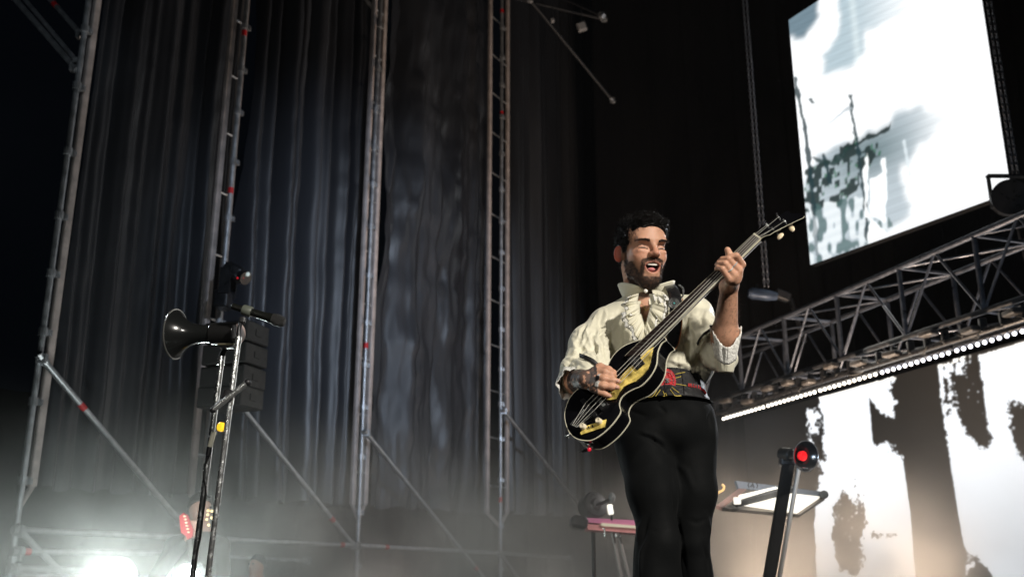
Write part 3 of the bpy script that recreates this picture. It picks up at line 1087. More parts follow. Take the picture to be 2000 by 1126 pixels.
def mesh_field(prims, h, extra=None, pad=0.02, nb=14):
    add = [q for q in prims if q.op == '+']
    lo = np.min([q.c - q.R for q in add], 0) - pad
    hi = np.max([q.c + q.R for q in add], 0) + pad
    bs = nb * h
    nbk = np.ceil((hi - lo) / bs).astype(int)
    m = nb + 2
    g = np.arange(-1, nb + 1)
    GX, GY, GZ = np.meshgrid(g, g, g, indexing='ij')
    base = np.stack([GX, GY, GZ], -1)
    keys, poss, quads = [], [], []
    BIG = 1 << 20

    def key(ijk):
        return (ijk[..., 0].astype(np.int64) * BIG + ijk[..., 1]) * BIG + ijk[..., 2]
    rr = bs * 0.87
    for bx in range(nbk[0]):
        for by in range(nbk[1]):
            for bz in range(nbk[2]):
                o = np.array([bx, by, bz])
                c = lo + (o + .5) * bs
                pr = near(prims, c, rr)
                if not any(q.op == '+' for q in pr):
                    continue
                dc = field(pr, c[None], extra)[0]
                if abs(dc) > rr * 1.7 + 0.01:
                    continue
                ijk = base + o * nb
                D = field(pr, lo + ijk * h, extra)
                if D.min() > 0 or D.max() < 0:
                    continue
                S = D < 0
                acc = np.zeros((m - 1, m - 1, m - 1, 3))
                cnt = np.zeros((m - 1, m - 1, m - 1))
                r0, r1 = slice(0, m - 1), slice(1, m)
                for ax in range(3):
                    oth = [x for x in range(3) if x != ax]
                    for u in (0, 1):
                        for v in (0, 1):
                            sl0 = [None] * 3
                            sl1 = [None] * 3
                            sl0[ax], sl1[ax] = r0, r1
                            sl0[oth[0]] = sl1[oth[0]] = (r0, r1)[u]
                            sl0[oth[1]] = sl1[oth[1]] = (r0, r1)[v]
                            A, B = D[tuple(sl0)], D[tuple(sl1)]
                            cr = (A < 0) != (B < 0)
                            t = np.where(cr, A / np.where(cr, A - B, 1), 0)
                            off = np.zeros(acc.shape)
                            off[..., ax] = t
                            off[..., oth[0]] = u
                            off[..., oth[1]] = v
                            acc += off * cr[..., None]
                            cnt += cr
                has = cnt > 0
                cell = ijk[:-1, :-1, :-1]
                pos = lo + (cell + acc / np.maximum(cnt, 1)[..., None]) * h
                K = key(cell + 2)
                keys.append(K[has])
                poss.append(pos[has])
                for ax in range(3):
                    oth = [x for x in range(3) if x != ax]
                    s0 = [slice(1, m - 1)] * 3
                    s1 = list(s0)
                    s1[ax] = slice(2, m)
                    A, B = S[tuple(s0)], S[tuple(s1)]
                    cr = np.argwhere(A != B)
                    if not len(cr):
                        continue
                    cr = cr + 1
                    sgn = S[cr[:, 0], cr[:, 1], cr[:, 2]]
                    e0 = np.zeros(3, int)
                    e0[oth[0]] = 1
                    e1 = np.zeros(3, int)
                    e1[oth[1]] = 1
                    q4 = []
                    for dd_ in (0, 0), (1, 0), (1, 1), (0, 1):
                        idx = cr - e0 * dd_[0] - e1 * dd_[1]
                        q4.append(K[idx[:, 0], idx[:, 1], idx[:, 2]])
                    Q = np.stack(q4, -1)
                    flip = sgn if ax != 1 else ~sgn
                    Q = np.where(flip[:, None], Q[:, ::-1], Q)
                    quads.append(Q)
    keys = np.concatenate(keys)
    poss = np.concatenate(poss)
    uk, first = np.unique(keys, return_index=True)
    V = poss[first]
    Q = np.concatenate(quads)
    F = np.searchsorted(uk, Q)
    ok = (uk[np.clip(F, 0, len(uk) - 1)] == Q).all(1)
    F = F[ok]
    # outward orientation
    if len(F):
        n = np.cross(V[F[:, 1]] - V[F[:, 0]], V[F[:, 3]] - V[F[:, 0]])
        c = V[F].mean(1)
        s_ = np.random.default_rng(1).integers(0, len(F), 60)
        cc, nn = c[s_], n[s_]
        nn = nn / np.maximum(np.linalg.norm(nn, axis=1, keepdims=True), 1e-12)
        dlt = field(prims, cc + nn * h, extra) - field(prims, cc - nn * h, extra)
        if (dlt > 0).mean() < 0.5:
            F = F[:, ::-1]
    return V, F


def proj(V):
    rel = V - np.array([0, 0, CAMZ])
    cp, sp = math.cos(PITCH), math.sin(PITCH)
    dep = rel[:, 1] * cp + rel[:, 2] * sp
    upc = -rel[:, 1] * sp + rel[:, 2] * cp
    return 1000 + FPX * rel[:, 0] / dep, 563 - FPX * upc / dep


def vnormals(V, F):
    n = np.cross(V[F[:, 2]] - V[F[:, 0]], V[F[:, 3]] - V[F[:, 1]])
    N = np.zeros_like(V)
    for k in range(4):
        np.add.at(N, F[:, k], n)
    return N / np.maximum(np.linalg.norm(N, axis=1, keepdims=True), 1e-12)


def relax(V, F, it=1, lam=0.5):
    for _ in range(it):
        A = np.zeros_like(V)
        c = np.zeros(len(V))
        for k in range(4):
            j = (k + 1) % 4
            np.add.at(A, F[:, k], V[F[:, j]])
            np.add.at(A, F[:, j], V[F[:, k]])
            np.add.at(c, F[:, k], 1)
            np.add.at(c, F[:, j], 1)
        V = V + lam * (A / np.maximum(c, 1)[:, None] - V)
    return V


def seg_dist(px, py, poly):
    """distance in photograph pixels to a polyline and the position 0..1 along it"""
    best = np.full(px.shape, 1e9)
    pos = np.zeros(px.shape)
    n = len(poly) - 1
    for i in range(n):
        x0, y0 = poly[i]
        x1, y1 = poly[i + 1]
        dx, dy = x1 - x0, y1 - y0
        t = np.clip(((px - x0) * dx + (py - y0) * dy) / (dx * dx + dy * dy + 1e-9), 0, 1)
        d = np.hypot(px - x0 - t * dx, py - y0 - t * dy)
        m = d < best
        best = np.where(m, d, best)
        pos = np.where(m, (i + t) / n, pos)
    return best, pos


def folds(V, F, lines, facing=True):
    """push cloth in or out along authored crease lines"""
    N = vnormals(V, F)
    px, py = proj(V)
    view = V - np.array([0, 0, CAMZ])
    view /= np.linalg.norm(view, axis=1, keepdims=True)
    fr = np.clip(-(N * view).sum(1) * 3, 0, 1) if facing else 1.0
    disp = np.zeros(len(V))
    for (poly, wd, amp) in lines:
        d, t = seg_dist(px, py, poly)
        taper = np.sin(np.pi * np.clip(t, 0.04, 0.96)) ** 0.6
        disp += amp * taper * np.exp(-(d / wd) ** 2)
    return V + N * (disp * fr)[:, None]


def colour(o, C, name='tint'):
    ca = o.data.color_attributes.new(name, 'FLOAT_COLOR', 'POINT')
    ca.data.foreach_set('color', np.concatenate([C, np.ones((len(C), 1))], 1).astype(np.float32).ravel())


def cone(a, b, ra, rb, k=0.02, op='+'):
    return Prim('cone', a, b, ra, rb, k=k, op=op)


def ell(c, rad, k=0.02, op='+', M=None):
    return Prim('ell', c, rad=rad, k=k, op=op, M=M)


def chain(pts, rad, k=0.012):
    return [cone(pts[i], pts[i + 1], rad[i], rad[i + 1], k) for i in range(len(pts) - 1)]
# ================================================================== BASS GUITAR
G0 = P(1250, 694, 2.72)
_toc = (Vector((0, 0, CAMZ)) - G0).normalized()
_upc = Vector((0, -math.sin(PITCH), math.cos(PITCH)))
_rt = Vector((1, 0, 0))
_v = (_rt * -0.67 + _upc * 0.742)
_v = (_v - _toc * _v.dot(_toc)).normalized()
GA = R(38)
GN = (_toc * math.cos(GA) + _v * math.sin(GA)).normalized()        # out of the face
GU = (_toc.cross(_v)).normalized()
if GU.x < 0:
    GU = -GU                                                      # along the neck, towards the head
GV = (_v * math.cos(GA) - _toc * math.sin(GA)).normalized()       # across, towards the player's chin


def G(px, py, h=0.0):
    """point on the plane h metres above the face of the body, seen at px,py"""
    d = ray(px, py)
    o = G0 + GN * h
    c = Vector((0, 0, CAMZ))
    return c + d * ((o - c).dot(GN) / d.dot(GN))


def Gd(px, py, h, back=0.0):
    return G(px, py, h)


def spline(pts, n=8, closed=False):
    P_ = [Vector(p) for p in pts]
    out = []
    N = len(P_)
    rng = N if closed else N - 1
    for i in range(rng):
        p1, p2 = P_[i], P_[(i + 1) % N]
        p0 = P_[(i - 1) % N] if closed or i > 0 else p1
        p3 = P_[(i + 2) % N] if closed or i + 2 < N else p2
        for k in range(n):
            t = k / n
            out.append(0.5 * ((2 * p1) + (-p0 + p2) * t + (2 * p0 - 5 * p1 + 4 * p2 - p3) * t * t + (-p0 + 3 * p1 - 3 * p2 + p3) * t ** 3))
    if not closed:
        out.append(P_[-1])
    return out


GLOSS = mat('black_lacquer', (0.004, 0.004, 0.005), 0.10, spec=0.6, coat=0.6, var=0.3, vscale=5)
CREAM = mat('cream_binding', (0.78, 0.74, 0.58), 0.35, var=0.12, vscale=40)
ROSE = mat('rosewood', (0.016, 0.009, 0.008), 0.45, var=0.4, vscale=60, stretch=(1, 1, 4))
PEARL = mat('gold_pearl_plastic', (0.78, 0.60, 0.16), 0.25, coat=0.5, var=0.75, vscale=38, bump=0.25, bscale=60)
STRING = mat('steel_string', (0.78, 0.76, 0.70), 0.35, 0.25)
PEG = mat('pearl_peg', (0.80, 0.66, 0.45), 0.3, coat=0.4, var=0.25, vscale=60)
KNOB = mat('cream_knob', (0.80, 0.72, 0.55), 0.3, coat=0.3, var=0.15, vscale=50)

bass = thing('bass_guitar', 'glossy black violin-shaped bass with cream binding and gold pearl pickguard, held by the singer', 'bass guitar', G0)
lower = [(1301, 662), (1292, 670), (1285, 685), (1283.5, 699), (1281, 714), (1271, 733), (1253, 752), (1236, 760), (1222, 768), (1213, 777), (1209.5, 789),
         (1212, 803), (1205, 816), (1193, 831), (1178, 845), (1160, 857), (1144.6, 859.5), (1125, 855), (1112, 843), (1105, 825), (1103, 807),
         (1108, 787), (1117, 771), (1132, 757), (1149, 748), (1163, 742), (1173, 735), (1181, 727), (1186, 718), (1192, 703), (1202, 689), (1216, 677), (1233, 669),
         (1251, 663), (1268, 657), (1285, 652)]
out = spline([Vector((x, y, 0)) for x, y in lower], 5, True)
# keep the horn tip crisp
ring = [G(p.x, p.y) for p in out]
TH = 0.062
nr = len(ring)
cen = sum(ring, Vector()) / nr


def inset(pts, d):
    res = []
    n = len(pts)
    for i in range(n):
        t = (pts[(i + 1) % n] - pts[(i - 1) % n]).normalized()
        m = GN.cross(t).normalized()
        if m.dot(cen - pts[i]) < 0:
            m = -m
        res.append((pts[i] + m * d))
    return res


# orientation-consistent inward offset
def offset_ring(pts, d):
    n = len(pts)
    area = 0
    for i in range(n):
        a, b = pts[i] - cen, pts[(i + 1) % n] - cen
        area += a.cross(b).dot(GN)
    sg = 1 if area > 0 else -1
    res = []
    for i in range(n):
        t = (pts[(i + 2) % n] - pts[(i - 2) % n]).normalized()
        res.append(pts[i] + GN.cross(t) * (d * sg))
    return res


mb = MB()
rings = []
for (d, h) in ((0.030, 0.004), (0.016, 0.003), (0.006, 0.0012), (0.0, 0.0), (0.0, -TH), (0.006, -TH - 0.001), (0.02, -TH - 0.004)):
    rr = offset_ring(ring, d) if d else ring
    rings.append([p + GN * h for p in rr])
vs = [p for r_ in rings for p in r_]
fs = []
for j in range(len(rings) - 1):
    for i in range(nr):
        k = (i + 1) % nr
        fs.append((j * nr + i, j * nr + k, (j + 1) * nr + k, (j + 1) * nr + i))
ctop = len(vs)
fs.append(tuple(range(nr))[::-1])
fs.append(tuple(range((len(rings) - 1) * nr, len(rings) * nr)))
mb.add(vs, fs)
mb.build('body', GLOSS, bass, angle=50)
for nm, h in (('front_binding', -0.0015), ('back_binding', -TH + 0.0015)):
    pts = [p + GN * h for p in offset_ring(ring, 0.0004)]
    mb = MB()
    n = len(pts)
    vs, fs = [], []
    for i in range(n):
        t = (pts[(i + 1) % n] - pts[(i - 1) % n]).normalized()
        m = GN.cross(t)
        for (a, b) in ((0.0016, 0.0017), (-0.0016, 0.0017), (-0.0016, -0.0017), (0.0016, -0.0017)):
            vs.append(pts[i] + m * a + GN * b)
    for i in range(n):
        k = (i + 1) % n
        for j in range(4):
            l = (j + 1) % 4
            fs.append((i * 4 + j, i * 4 + l, k * 4 + l, k * 4 + j))
    mb.add(vs, fs)
    mb.build('binding', CREAM, bass)

# neck
nE0, nE1 = (1250, 694), (1484, 466)       # lower edge of the board, body end / nut
tE0, tE1 = (1221, 694), (1471.5, 457.5)   # upper edge
HF = 0.014


def board(px0, px1, s):
    return (px0[0] + (px1[0] - px0[0]) * s, px0[1] + (px1[1] - px0[1]) * s)


a0, a1 = G(*tE0, HF), G(*tE1, HF)
b0, b1 = G(*nE0, HF), G(*nE1, HF)
MB().prism([a0, b0, b1, a1], -GN * 0.006).build('fingerboard', ROSE, bass, smooth=False)
# cream edge of the board
mb = MB()
w_ = (b0 - a0).normalized()
w1 = (b1 - a1).normalized()
mb.prism([b0 + w_ * .0004 + GN * .0006, b0 + w_ * 0.0040 + GN * .0006, b1 + w1 * 0.0026 + GN * .0006, b1 + w1 * .0004 + GN * .0006], -GN * 0.006)
mb.prism([a0 - w_ * .0004 + GN * .0003, a1 - w1 * .0004 + GN * .0003, a1 - w1 * 0.0010 + GN * .0003, a0 - w_ * 0.0010 + GN * .0003], -GN * 0.006)
mb.build('board_binding', CREAM, bass, smooth=False)
# neck shaft
mb = MB()
n = 10
vs, fs = [], []
for s in np.linspace(0.02, 1.0, 14):
    A, B = a0.lerp(a1, s), b0.lerp(b1, s)
    c = (A + B) / 2 - GN * 0.0062
    hw = (B - A) / 2 * 1.04
    dp = 0.022 - 0.004 * s
    for k in range(n):
        th = math.pi * k / (n - 1)
        vs.append(c + hw * math.cos(th) * 1.0 - GN * math.sin(th) * dp)
m_ = 14
for i in range(m_ - 1):
    for k in range(n - 1):
        fs.append((i * n + k, i * n + k + 1, (i + 1) * n + k + 1, (i + 1) * n + k))
    fs.append((i * n + n - 1, i * n, (i + 1) * n, (i + 1) * n + n - 1))
fs.append(tuple(range(n)))
fs.append(tuple(range((m_ - 1) * n, m_ * n))[::-1])
mb.add(vs, fs)
mb.build('neck', GLOSS, bass)
# frets
for k in range(1, 20):
    s = 2 ** (-k / 12)
    s = 1.0 - (1 - s) / (1 - 0.30)
    if s < 0.01:
        break
    A, B = a0.lerp(a1, s), b0.lerp(b1, s)
    MB().tube(A + GN * 0.0003, B + GN * 0.0003, 0.0006, n=6).build('fret', mat('fret_wire', (.16, .15, .13), .4, .4), bass)
MB().prism([a1 + GU * 0.004 + GN * .003, b1 + GU * 0.004 + GN * .003, b1 + GN * .003, a1 + GN * .003], -GN * 0.008).build('nut', CREAM, bass, smooth=False)

# headstock (tilted back a little)
HT = 0.012
hs = [(1471.5, 457.5), (1484, 444), (1497, 436), (1510, 429), (1522, 421), (1537, 411.5), (1540, 412.5), (1544, 416), (1552, 417), (1561, 415.2), (1567, 417.5), (1571, 422),
      (1569, 425.5), (1550, 434), (1528, 445), (1512, 453), (1504, 458.5), (1496, 460), (1484.5, 466)]
hr = [G(x, y, HF - 0.004) for x, y in hs]
MB().prism(hr, -GN * 0.016).build('headstock', GLOSS, bass, angle=50)
mb = MB()
edge = [G(x, y, HF - 0.003) for x, y in hs[11:]]
mb.path(edge, 0.0009, 6)
mb.build('headstock_edge', CREAM, bass)
posts = [(1520, 424), (1497.7, 439), (1531.5, 431.8), (1509, 447)]
for (x, y) in posts:
    q = G(x, y, HF)
    MB().lathe(q - GN * 0.004, GN, [(0, 0.003), (0.004, 0.0036), (0.005, 0.0022), (0.010, 0.0022), (0.011, 0.0028), (0.012, 0.002)], 12).build('tuning_post', CHROME, bass)
for (x, y, jx, jy, ang_) in ((1524, 461, 1513, 452, 10), (1546.5, 446, 1534, 441, 75)):
    q = G(x, y, HF - 0.016)
    j = G(jx, jy, HF - 0.016)
    MB().tube(j, q, 0.0022, n=8).build('tuner_shaft', CHROME, bass)
    ax1 = (GU * math.cos(R(ang_)) + GV * math.sin(R(ang_)))
    ax2 = GN.cross(ax1)
    Mx = Matrix((ax1, ax2, GN)).transposed()
    MB().ball(q, 1.0, 16, (0.0115, 0.0075, 0.0035), Mx).build('tuning_peg', PEG, bass)
for (x, y, jx, jy) in ((1494, 432, 1497, 440), (1517, 417, 1520, 425)):
    q = G(x, y, HF - 0.018)
    MB().tube(G(jx, jy, HF - 0.018), q, 0.002, n=8).ball(q, 0.003, 10).build('tuner_shaft', BLACKM, bass)

# pickguard, pickups, bridge, tailpiece, controls
pg = [(1276, 677), (1273, 690), (1270, 707), (1265, 720), (1254, 733), (1241, 744), (1228, 749), (1217, 755), (1209, 766), (1203, 778), (1192, 780), (1182, 779), (1190, 768), (1199, 754),
      (1211, 736), (1230, 716), (1247, 702), (1253, 696), (1266, 684)]
MB().prism([G(x, y, 0.0085) for x, y in pg], -GN * 0.0025).build('pickguard', PEARL, bass, smooth=False)


def gbox(px, py, su, sv, h0, h1, name, m, rot=0, r=0.002):
    c = G(px, py, (h0 + h1) / 2)
    u = GU * math.cos(rot) + GV * math.sin(rot)
    v = GN.cross(u)
    Mx = Matrix((u, v, GN)).transposed()
    return MB().rbox(c, (su, sv, h1 - h0), r, Mx).build(name, m, bass)


pk = gbox(1243, 706, 0.030, 0.052, 0.002, 0.013, 'pickup', BLACKM)
mbp = MB()
for k in range(4):
    mbp.tube(G(1243, 706, 0.012) + GV * (0.011 * (k - 1.5)) - GU * 0.006, G(1243, 706, 0.012) + GV * (0.011 * (k - 1.5)) + GU * 0.006, 0.0013, n=6)
mbp.build('pole_pieces', CHROME, bass)
gbox(1172, 783, 0.026, 0.060, 0.002, 0.012, 'pickup', BLACKM)
gbox(1176, 787, 0.010, 0.022, 0.011, 0.0135, 'pickup_cover', mat('grey_plastic', (0.16, 0.17, 0.17), 0.4))
gbox(1151, 797, 0.012, 0.075, 0.003, 0.016, 'bridge', BLACKM)
tp = MB()
t0 = [G(1141, 799, .010), G(1156, 810, .010), G(1127, 834, .009), G(1114, 828, .009)]
for i in range(4):
    tp.tube(t0[i], t0[(i + 1) % 4], 0.0015, n=6)
tp.build('tailpiece', CHROME, bass)
ctl = [(1133, 844), (1135, 848), (1181, 833), (1184, 818), (1145, 831)]
MB().prism([G(x, y, 0.0075) for x, y in ctl], -GN * 0.002).build('control_plate', PEARL, bass, smooth=False)
for (x, y) in ((1140, 833.5), (1171, 823)):
    q = G(x, y, 0.0075)
    MB().lathe(q, GN, [(0, 0.0095), (0.003, 0.0095), (0.010, 0.0080), (0.0125, 0.0072), (0.013, 0.005), (0.0115, 0.0042), (0.0115, 0.001)], 20).build('knob', KNOB, bass)
for (x, y) in ((1150, 834), (1157, 831.5)):
    gbox(x, y, 0.004, 0.008, 0.0075, 0.0115, 'switch', BLACKM)

# strings
sb = [(1214, 697), (1221, 697), (1229, 697), (1237, 698)]
stn = [(1473, 458.5), (1476.5, 460.5), (1480, 462.5), (1482.5, 464.5)]
anch = [(1118, 829), (1120.5, 830.5), (1123, 832), (1126, 833)]
brg = [(1144, 786), (1150, 790), (1156, 794.5), (1162, 799)]
ends = [(1497.7, 439), (1520, 424), (1509, 447), (1531.5, 431.8)]
for k in range(4):
    p_n = G(*stn[k], HF + 0.004)
    p_b = G(1222 + 7.0 * k, 696 - 0.4 * k, HF + 0.006)
    A = G(*brg[k], 0.020)
    mb = MB()
    mb.path([G(*anch[k], 0.010), A], 0.0007, 6)
    mb.path([A, p_n], 0.0007, 6)
    mb.path([p_n, G(*ends[k], HF + 0.006)], 0.0005, 6)
    mb.build('string', STRING, bass)

# jack, strap button, wireless plug at the tail
q = G(1115, 845, -0.02)
MB().lathe(q, -GU, [(-0.004, 0.006), (0.003, 0.006), (0.006, 0.003), (0.012, 0.0035), (0.015, 0.007), (0.018, 0.004)], 14).build('strap_button', CHROME, bass)
q = G(1152, 868, -0.03)
MB().lathe(q - GV * -0.006, -GV, [(0, 0.006), (0.008, 0.006), (0.009, 0.0035), (0.02, 0.0035)], 12).build('jack', CHROME, bass)
MB().ball(G(1151, 877, -0.03), 0.006, 12).build('jack_light', mat('red_plastic', (0.55, 0.01, 0.03), 0.25, coat=.5, emit=(1, .02, .05), estr=.35), bass)
MB().path([G(1150, 877, -0.03), G(1142, 879, -0.03), G(1137, 881, -0.03)], [0.005, 0.004, 0.0035], 8).build('plug', BLACKM, bass)
MB().path([G(1138, 879, -0.025), G(1132, 882, -0.025), G(1130, 879, -0.025), G(1136, 878, -0.025)], 0.0012, 6).build('plug_clip', CHROME, bass)
MB().path(spline([G(1119, 848, -0.02), G(1127, 853, -0.01), G(1134, 860, -0.01), G(1146, 866, -0.02), G(1152, 867, -0.03)], 5), 0.0014, 6).build('lead', CHROME, bass)
# pick stays with the hand; strap
STRAP = mat('black_leather', (0.012, 0.012, 0.013), 0.32, spec=0.6, var=0.3, vscale=30, bump=0.15, bscale=120)
# ================================================================== THE PERFORMER
HC = np.array(P(1253, 489, 3.02))
yaw_, pit_, rol_ = R(17), R(-13), R(2)
_f = np.array([math.sin(yaw_) * math.cos(pit_), -math.cos(yaw_) * math.cos(pit_), math.sin(pit_)])
_r = np.array([math.cos(yaw_), math.sin(yaw_), 0])
_u = np.cross(_r, -_f)
_r2 = _r * math.cos(rol_) + _u * math.sin(rol_)
_u2 = np.cross(_r2, -_f)
HM = np.stack([_r2, -_f, _u2], 1)       # columns: local x (image right), y (back), z (up)


def HL(x, y, z):
    return HC + HM @ np.array([x, y, z], float)


def hl_ell(c, r, k=0.02, op='+', rot=None):
    M = HM if rot is None else HM @ np.array(rot)
    return ell(HL(*c), r, k, op, M)


def hl_cone(a, b, ra, rb, k=0.015, op='+'):
    return cone(HL(*a), HL(*b), ra, rb, k, op)


def PP(px, py, Y):
    return np.array(P(px, py, Y))


def GP(px, py, h):
    return np.array(G(px, py, h))


NECKB = PP(1262, 604, 3.10)
SHL, SHR = PP(1178, 618, 3.08), PP(1357, 606, 3.08)
EL, WL = PP(1119, 745, 3.03), GP(1146, 741, 0.045)
ER, WR = PP(1411, 700, 2.90), PP(1425, 556, 2.745)
CHEST = PP(1268, 655, 3.10)
WAIST = PP(1304, 757, 3.04)
HIP = PP(1302, 832, 2.99)
KL, KR = PP(1288, 1075, 2.90), PP(1352, 1075, 2.96)
AL = np.array([KL[0] + 0.015, 2.98, STAGE + 0.09])
AR = np.array([KR[0] + 0.03, 3.08, STAGE + 0.09])

head = [
    hl_ell((0, 0.012, 0.036), (0.0705, 0.090, 0.076), .02),
    hl_ell((0, -0.028, -0.026), (0.056, 0.062, 0.076), .03),
    hl_ell((0, -0.030, 0.045), (0.062, 0.060, 0.052), .02),
    hl_ell((-0.028, -0.014, -0.058), (0.020, 0.040, 0.032), .03),
    hl_ell((0.028, -0.014, -0.058), (0.020, 0.040, 0.032), .03),
    hl_ell((0, -0.062, -0.102), (0.026, 0.026, 0.022), .03),
    hl_ell((0, -0.050, -0.090), (0.036, 0.034, 0.024), .03),
    # brow, cheeks
    hl_ell((0, -0.082, 0.026), (0.048, 0.013, 0.010), .02),
    hl_ell((-0.034, -0.062, -0.024), (0.019, 0.019, 0.015), .028),
    hl_ell((0.034, -0.062, -0.024), (0.019, 0.019, 0.015), .028),
    # sockets
    hl_ell((-0.031, -0.097, 0.006), (0.017, 0.018, 0.011), .014, '-'),
    hl_ell((0.031, -0.097, 0.006), (0.017, 0.018, 0.011), .014, '-'),
    # lids
    hl_ell((-0.031, -0.0690, 0.0045), (0.0150, 0.0125, 0.0095), .004),
    hl_ell((0.031, -0.0690, 0.0045), (0.0150, 0.0125, 0.0095), .004),
    # bags and smile lines
    hl_ell((-0.032, -0.0795, -0.009), (0.015, 0.006, 0.004), .012),
    hl_ell((0.032, -0.0795, -0.009), (0.015, 0.006, 0.004), .012),
    # nose
    hl_cone((0, -0.086, 0.020), (0, -0.109, -0.013), 0.0065, 0.0085, .014),
    hl_ell((0, -0.112, -0.017), (0.0105, 0.011, 0.0085), .009),
    hl_ell((-0.0118, -0.099, -0.020), (0.0072, 0.011, 0.0078), .007),
    hl_ell((0.0118, -0.099, -0.020), (0.0072, 0.011, 0.0078), .007),
    hl_ell((-0.0065, -0.108, -0.031), (0.0038, 0.006, 0.004), .003, '-'),
    hl_ell((0.0065, -0.108, -0.031), (0.0038, 0.006, 0.004), .003, '-'),
    # mouth area bulge, lips and open mouth
    hl_ell((0, -0.074, -0.052), (0.032, 0.022, 0.026), .02),
    hl_cone((-0.027, -0.079, -0.0445), (0, -0.0945, -0.0425), 0.0030, 0.0040, .006),
    hl_cone((0.027, -0.079, -0.0445), (0, -0.0945, -0.0425), 0.0030, 0.0040, .006),
    hl_cone((-0.026, -0.078, -0.048), (-0.011, -0.087, -0.0755), 0.0032, 0.0050, .007),
    hl_cone((0.026, -0.078, -0.048), (0.011, -0.087, -0.0755), 0.0032, 0.0050, .007),
    hl_cone((-0.009, -0.088, -0.0765), (0.009, -0.088, -0.0765), 0.0052, 0.0052, .007),
    hl_ell((0, -0.095, -0.0560), (0.0235, 0.036, 0.0085), .004, '-'),
    hl_ell((0, -0.092, -0.0610), (0.0185, 0.034, 0.0140), .006, '-'),
    # ears
    hl_ell((-0.0735, 0.012, -0.014), (0.007, 0.0165, 0.027), .006, rot=[[math.cos(.85), -math.sin(.85), 0], [math.sin(.85), math.cos(.85), 0], [0, 0, 1]]),
    hl_ell((0.0735, 0.012, -0.014), (0.007, 0.0165, 0.027), .006, rot=[[math.cos(-.85), -math.sin(-.85), 0], [math.sin(-.85), math.cos(-.85), 0], [0, 0, 1]]),
    hl_ell((-0.0795, 0.003, -0.012), (0.006, 0.0105, 0.019), .003, '-', rot=[[math.cos(.85), -math.sin(.85), 0], [math.sin(.85), math.cos(.85), 0], [0, 0, 1]]),
    # neck
    cone(HL(0, 0.03, -0.05), NECKB, 0.051, 0.058, .03),
    hl_cone((0, -0.015, -0.115), (0, 0.0, -0.16), 0.02, 0.02, .03),
]
torso = [
    cone(NECKB, CHEST, 0.055, 0.09, .05),
    ell(CHEST, (0.140, 0.098, 0.12), .06),
    ell((CHEST + WAIST) / 2, (0.130, 0.092, 0.12), .06),
    ell(WAIST, (0.118, 0.085, 0.08), .05),
    ell(HIP, (0.145, 0.095, 0.09), .05),
    cone(SHL + [.02, 0, -.03], NECKB + [0, 0, -.02], 0.036, 0.036, .04), cone(SHR + [-.02, 0, -.02], NECKB + [0, 0, -.02], 0.036, 0.036, .04),
]
arms = [
    cone(SHL + [.01, 0, -.035], EL, 0.036, 0.037, .03), cone(EL, EL * .62 + WL * .38, 0.037, 0.038, .02), cone(EL * .62 + WL * .38, WL, 0.038, 0.025, .02),
    cone(SHR + [-.01, 0, -.03], ER, 0.038, 0.040, .03), cone(ER, ER * .66 + WR * .34, 0.036, 0.0375, .02), cone(ER * .66 + WR * .34, WR, 0.0375, 0.0235, .02),
]
legs = [
    cone(HIP + [-0.08, 0, -0.03], KL, 0.066, 0.032, .03), cone(KL, AL, 0.032, 0.034, .03), cone(AL, AL + [-0.01, -0.15, -0.05], 0.033, 0.026, .02),
    cone(HIP + [0.08, 0, -0.03], KR, 0.066, 0.030, .03), cone(KR, AR, 0.030, 0.034, .03), cone(AR, AR + [0.04, -0.14, -0.05], 0.033, 0.026, .02),
]
# picking hand (photo left)
hp = [
    cone(WL, GP(1159, 728, .046), 0.020, 0.014, .012), cone(WL, GP(1160, 740, .048), 0.021, 0.015, .012), cone(WL, GP(1157, 753, .044), 0.019, 0.013, .012),
]
hp += chain([GP(1160, 724, .047), GP(1182, 726, .047), GP(1195, 731, .036), GP(1200, 734, .026)], [.0115, .0095, .0085, .0075], .006)
hp += chain([GP(1161, 736, .049), GP(1180, 739, .048), GP(1197, 742, .036), GP(1208, 744, .028)], [.0115, .0095, .0085, .0072], .006)
hp += chain([GP(1160, 749, .047), GP(1178, 753, .046), GP(1195, 755, .034), GP(1206, 756, .026)], [.011, .0090, .0083, .0070], .006)
hp += chain([GP(1157, 759, .042), GP(1169, 764, .040), GP(1182, 769, .030), GP(1191, 773, .022)], [.010, .0082, .0075, .0064], .006)
hp += chain([GP(1153, 729, .035), GP(1172, 716, .030), GP(1188, 721, .026), GP(1199, 727, .022)], [.013, .011, .0098, .0085], .006)
# fretting hand (photo right)
hf = [
    cone(WR, GP(1448, 517, -.006), 0.020, 0.0115, .014), cone(WR, GP(1442, 529, .000), 0.020, 0.0115, .014),
    cone(WR, GP(1433, 539, .004), 0.019, 0.0115, .014), cone(WR, GP(1425, 546, .006), 0.018, 0.0110, .014),
    ell(GP(1434, 540, -.012), (.021, .018, .026), .014),
]
hf += chain([GP(1449, 516, -.004), GP(1438, 499, .032), GP(1429, 501, .036), GP(1423, 506, .020)], [.0115, .0094, .0084, .0074], .0022)
hf += chain([GP(1443, 528, .002), GP(1423, 505, .038), GP(1411, 506, .036), GP(1405, 510, .020)], [.0112, .0092, .0080, .0070], .0022)
hf += chain([GP(1434, 538, .006), GP(1416.5, 515, .038), GP(1404, 513.5, .034), GP(1400, 517, .018)], [.0110, .0088, .0076, .0066], .0022)
hf += chain([GP(1425, 545, .008), GP(1411, 525, .036), GP(1402, 521.5, .032), GP(1399, 525, .018)], [.0102, .0080, .0070, .0062], .0022)
hf += chain([WR + np.array([-.008, .012, 0.0]), GP(1433, 525, -.048), GP(1427, 503, -.040), GP(1421, 488, -.026)], [.019, .0145, .0112, .0092], .010)

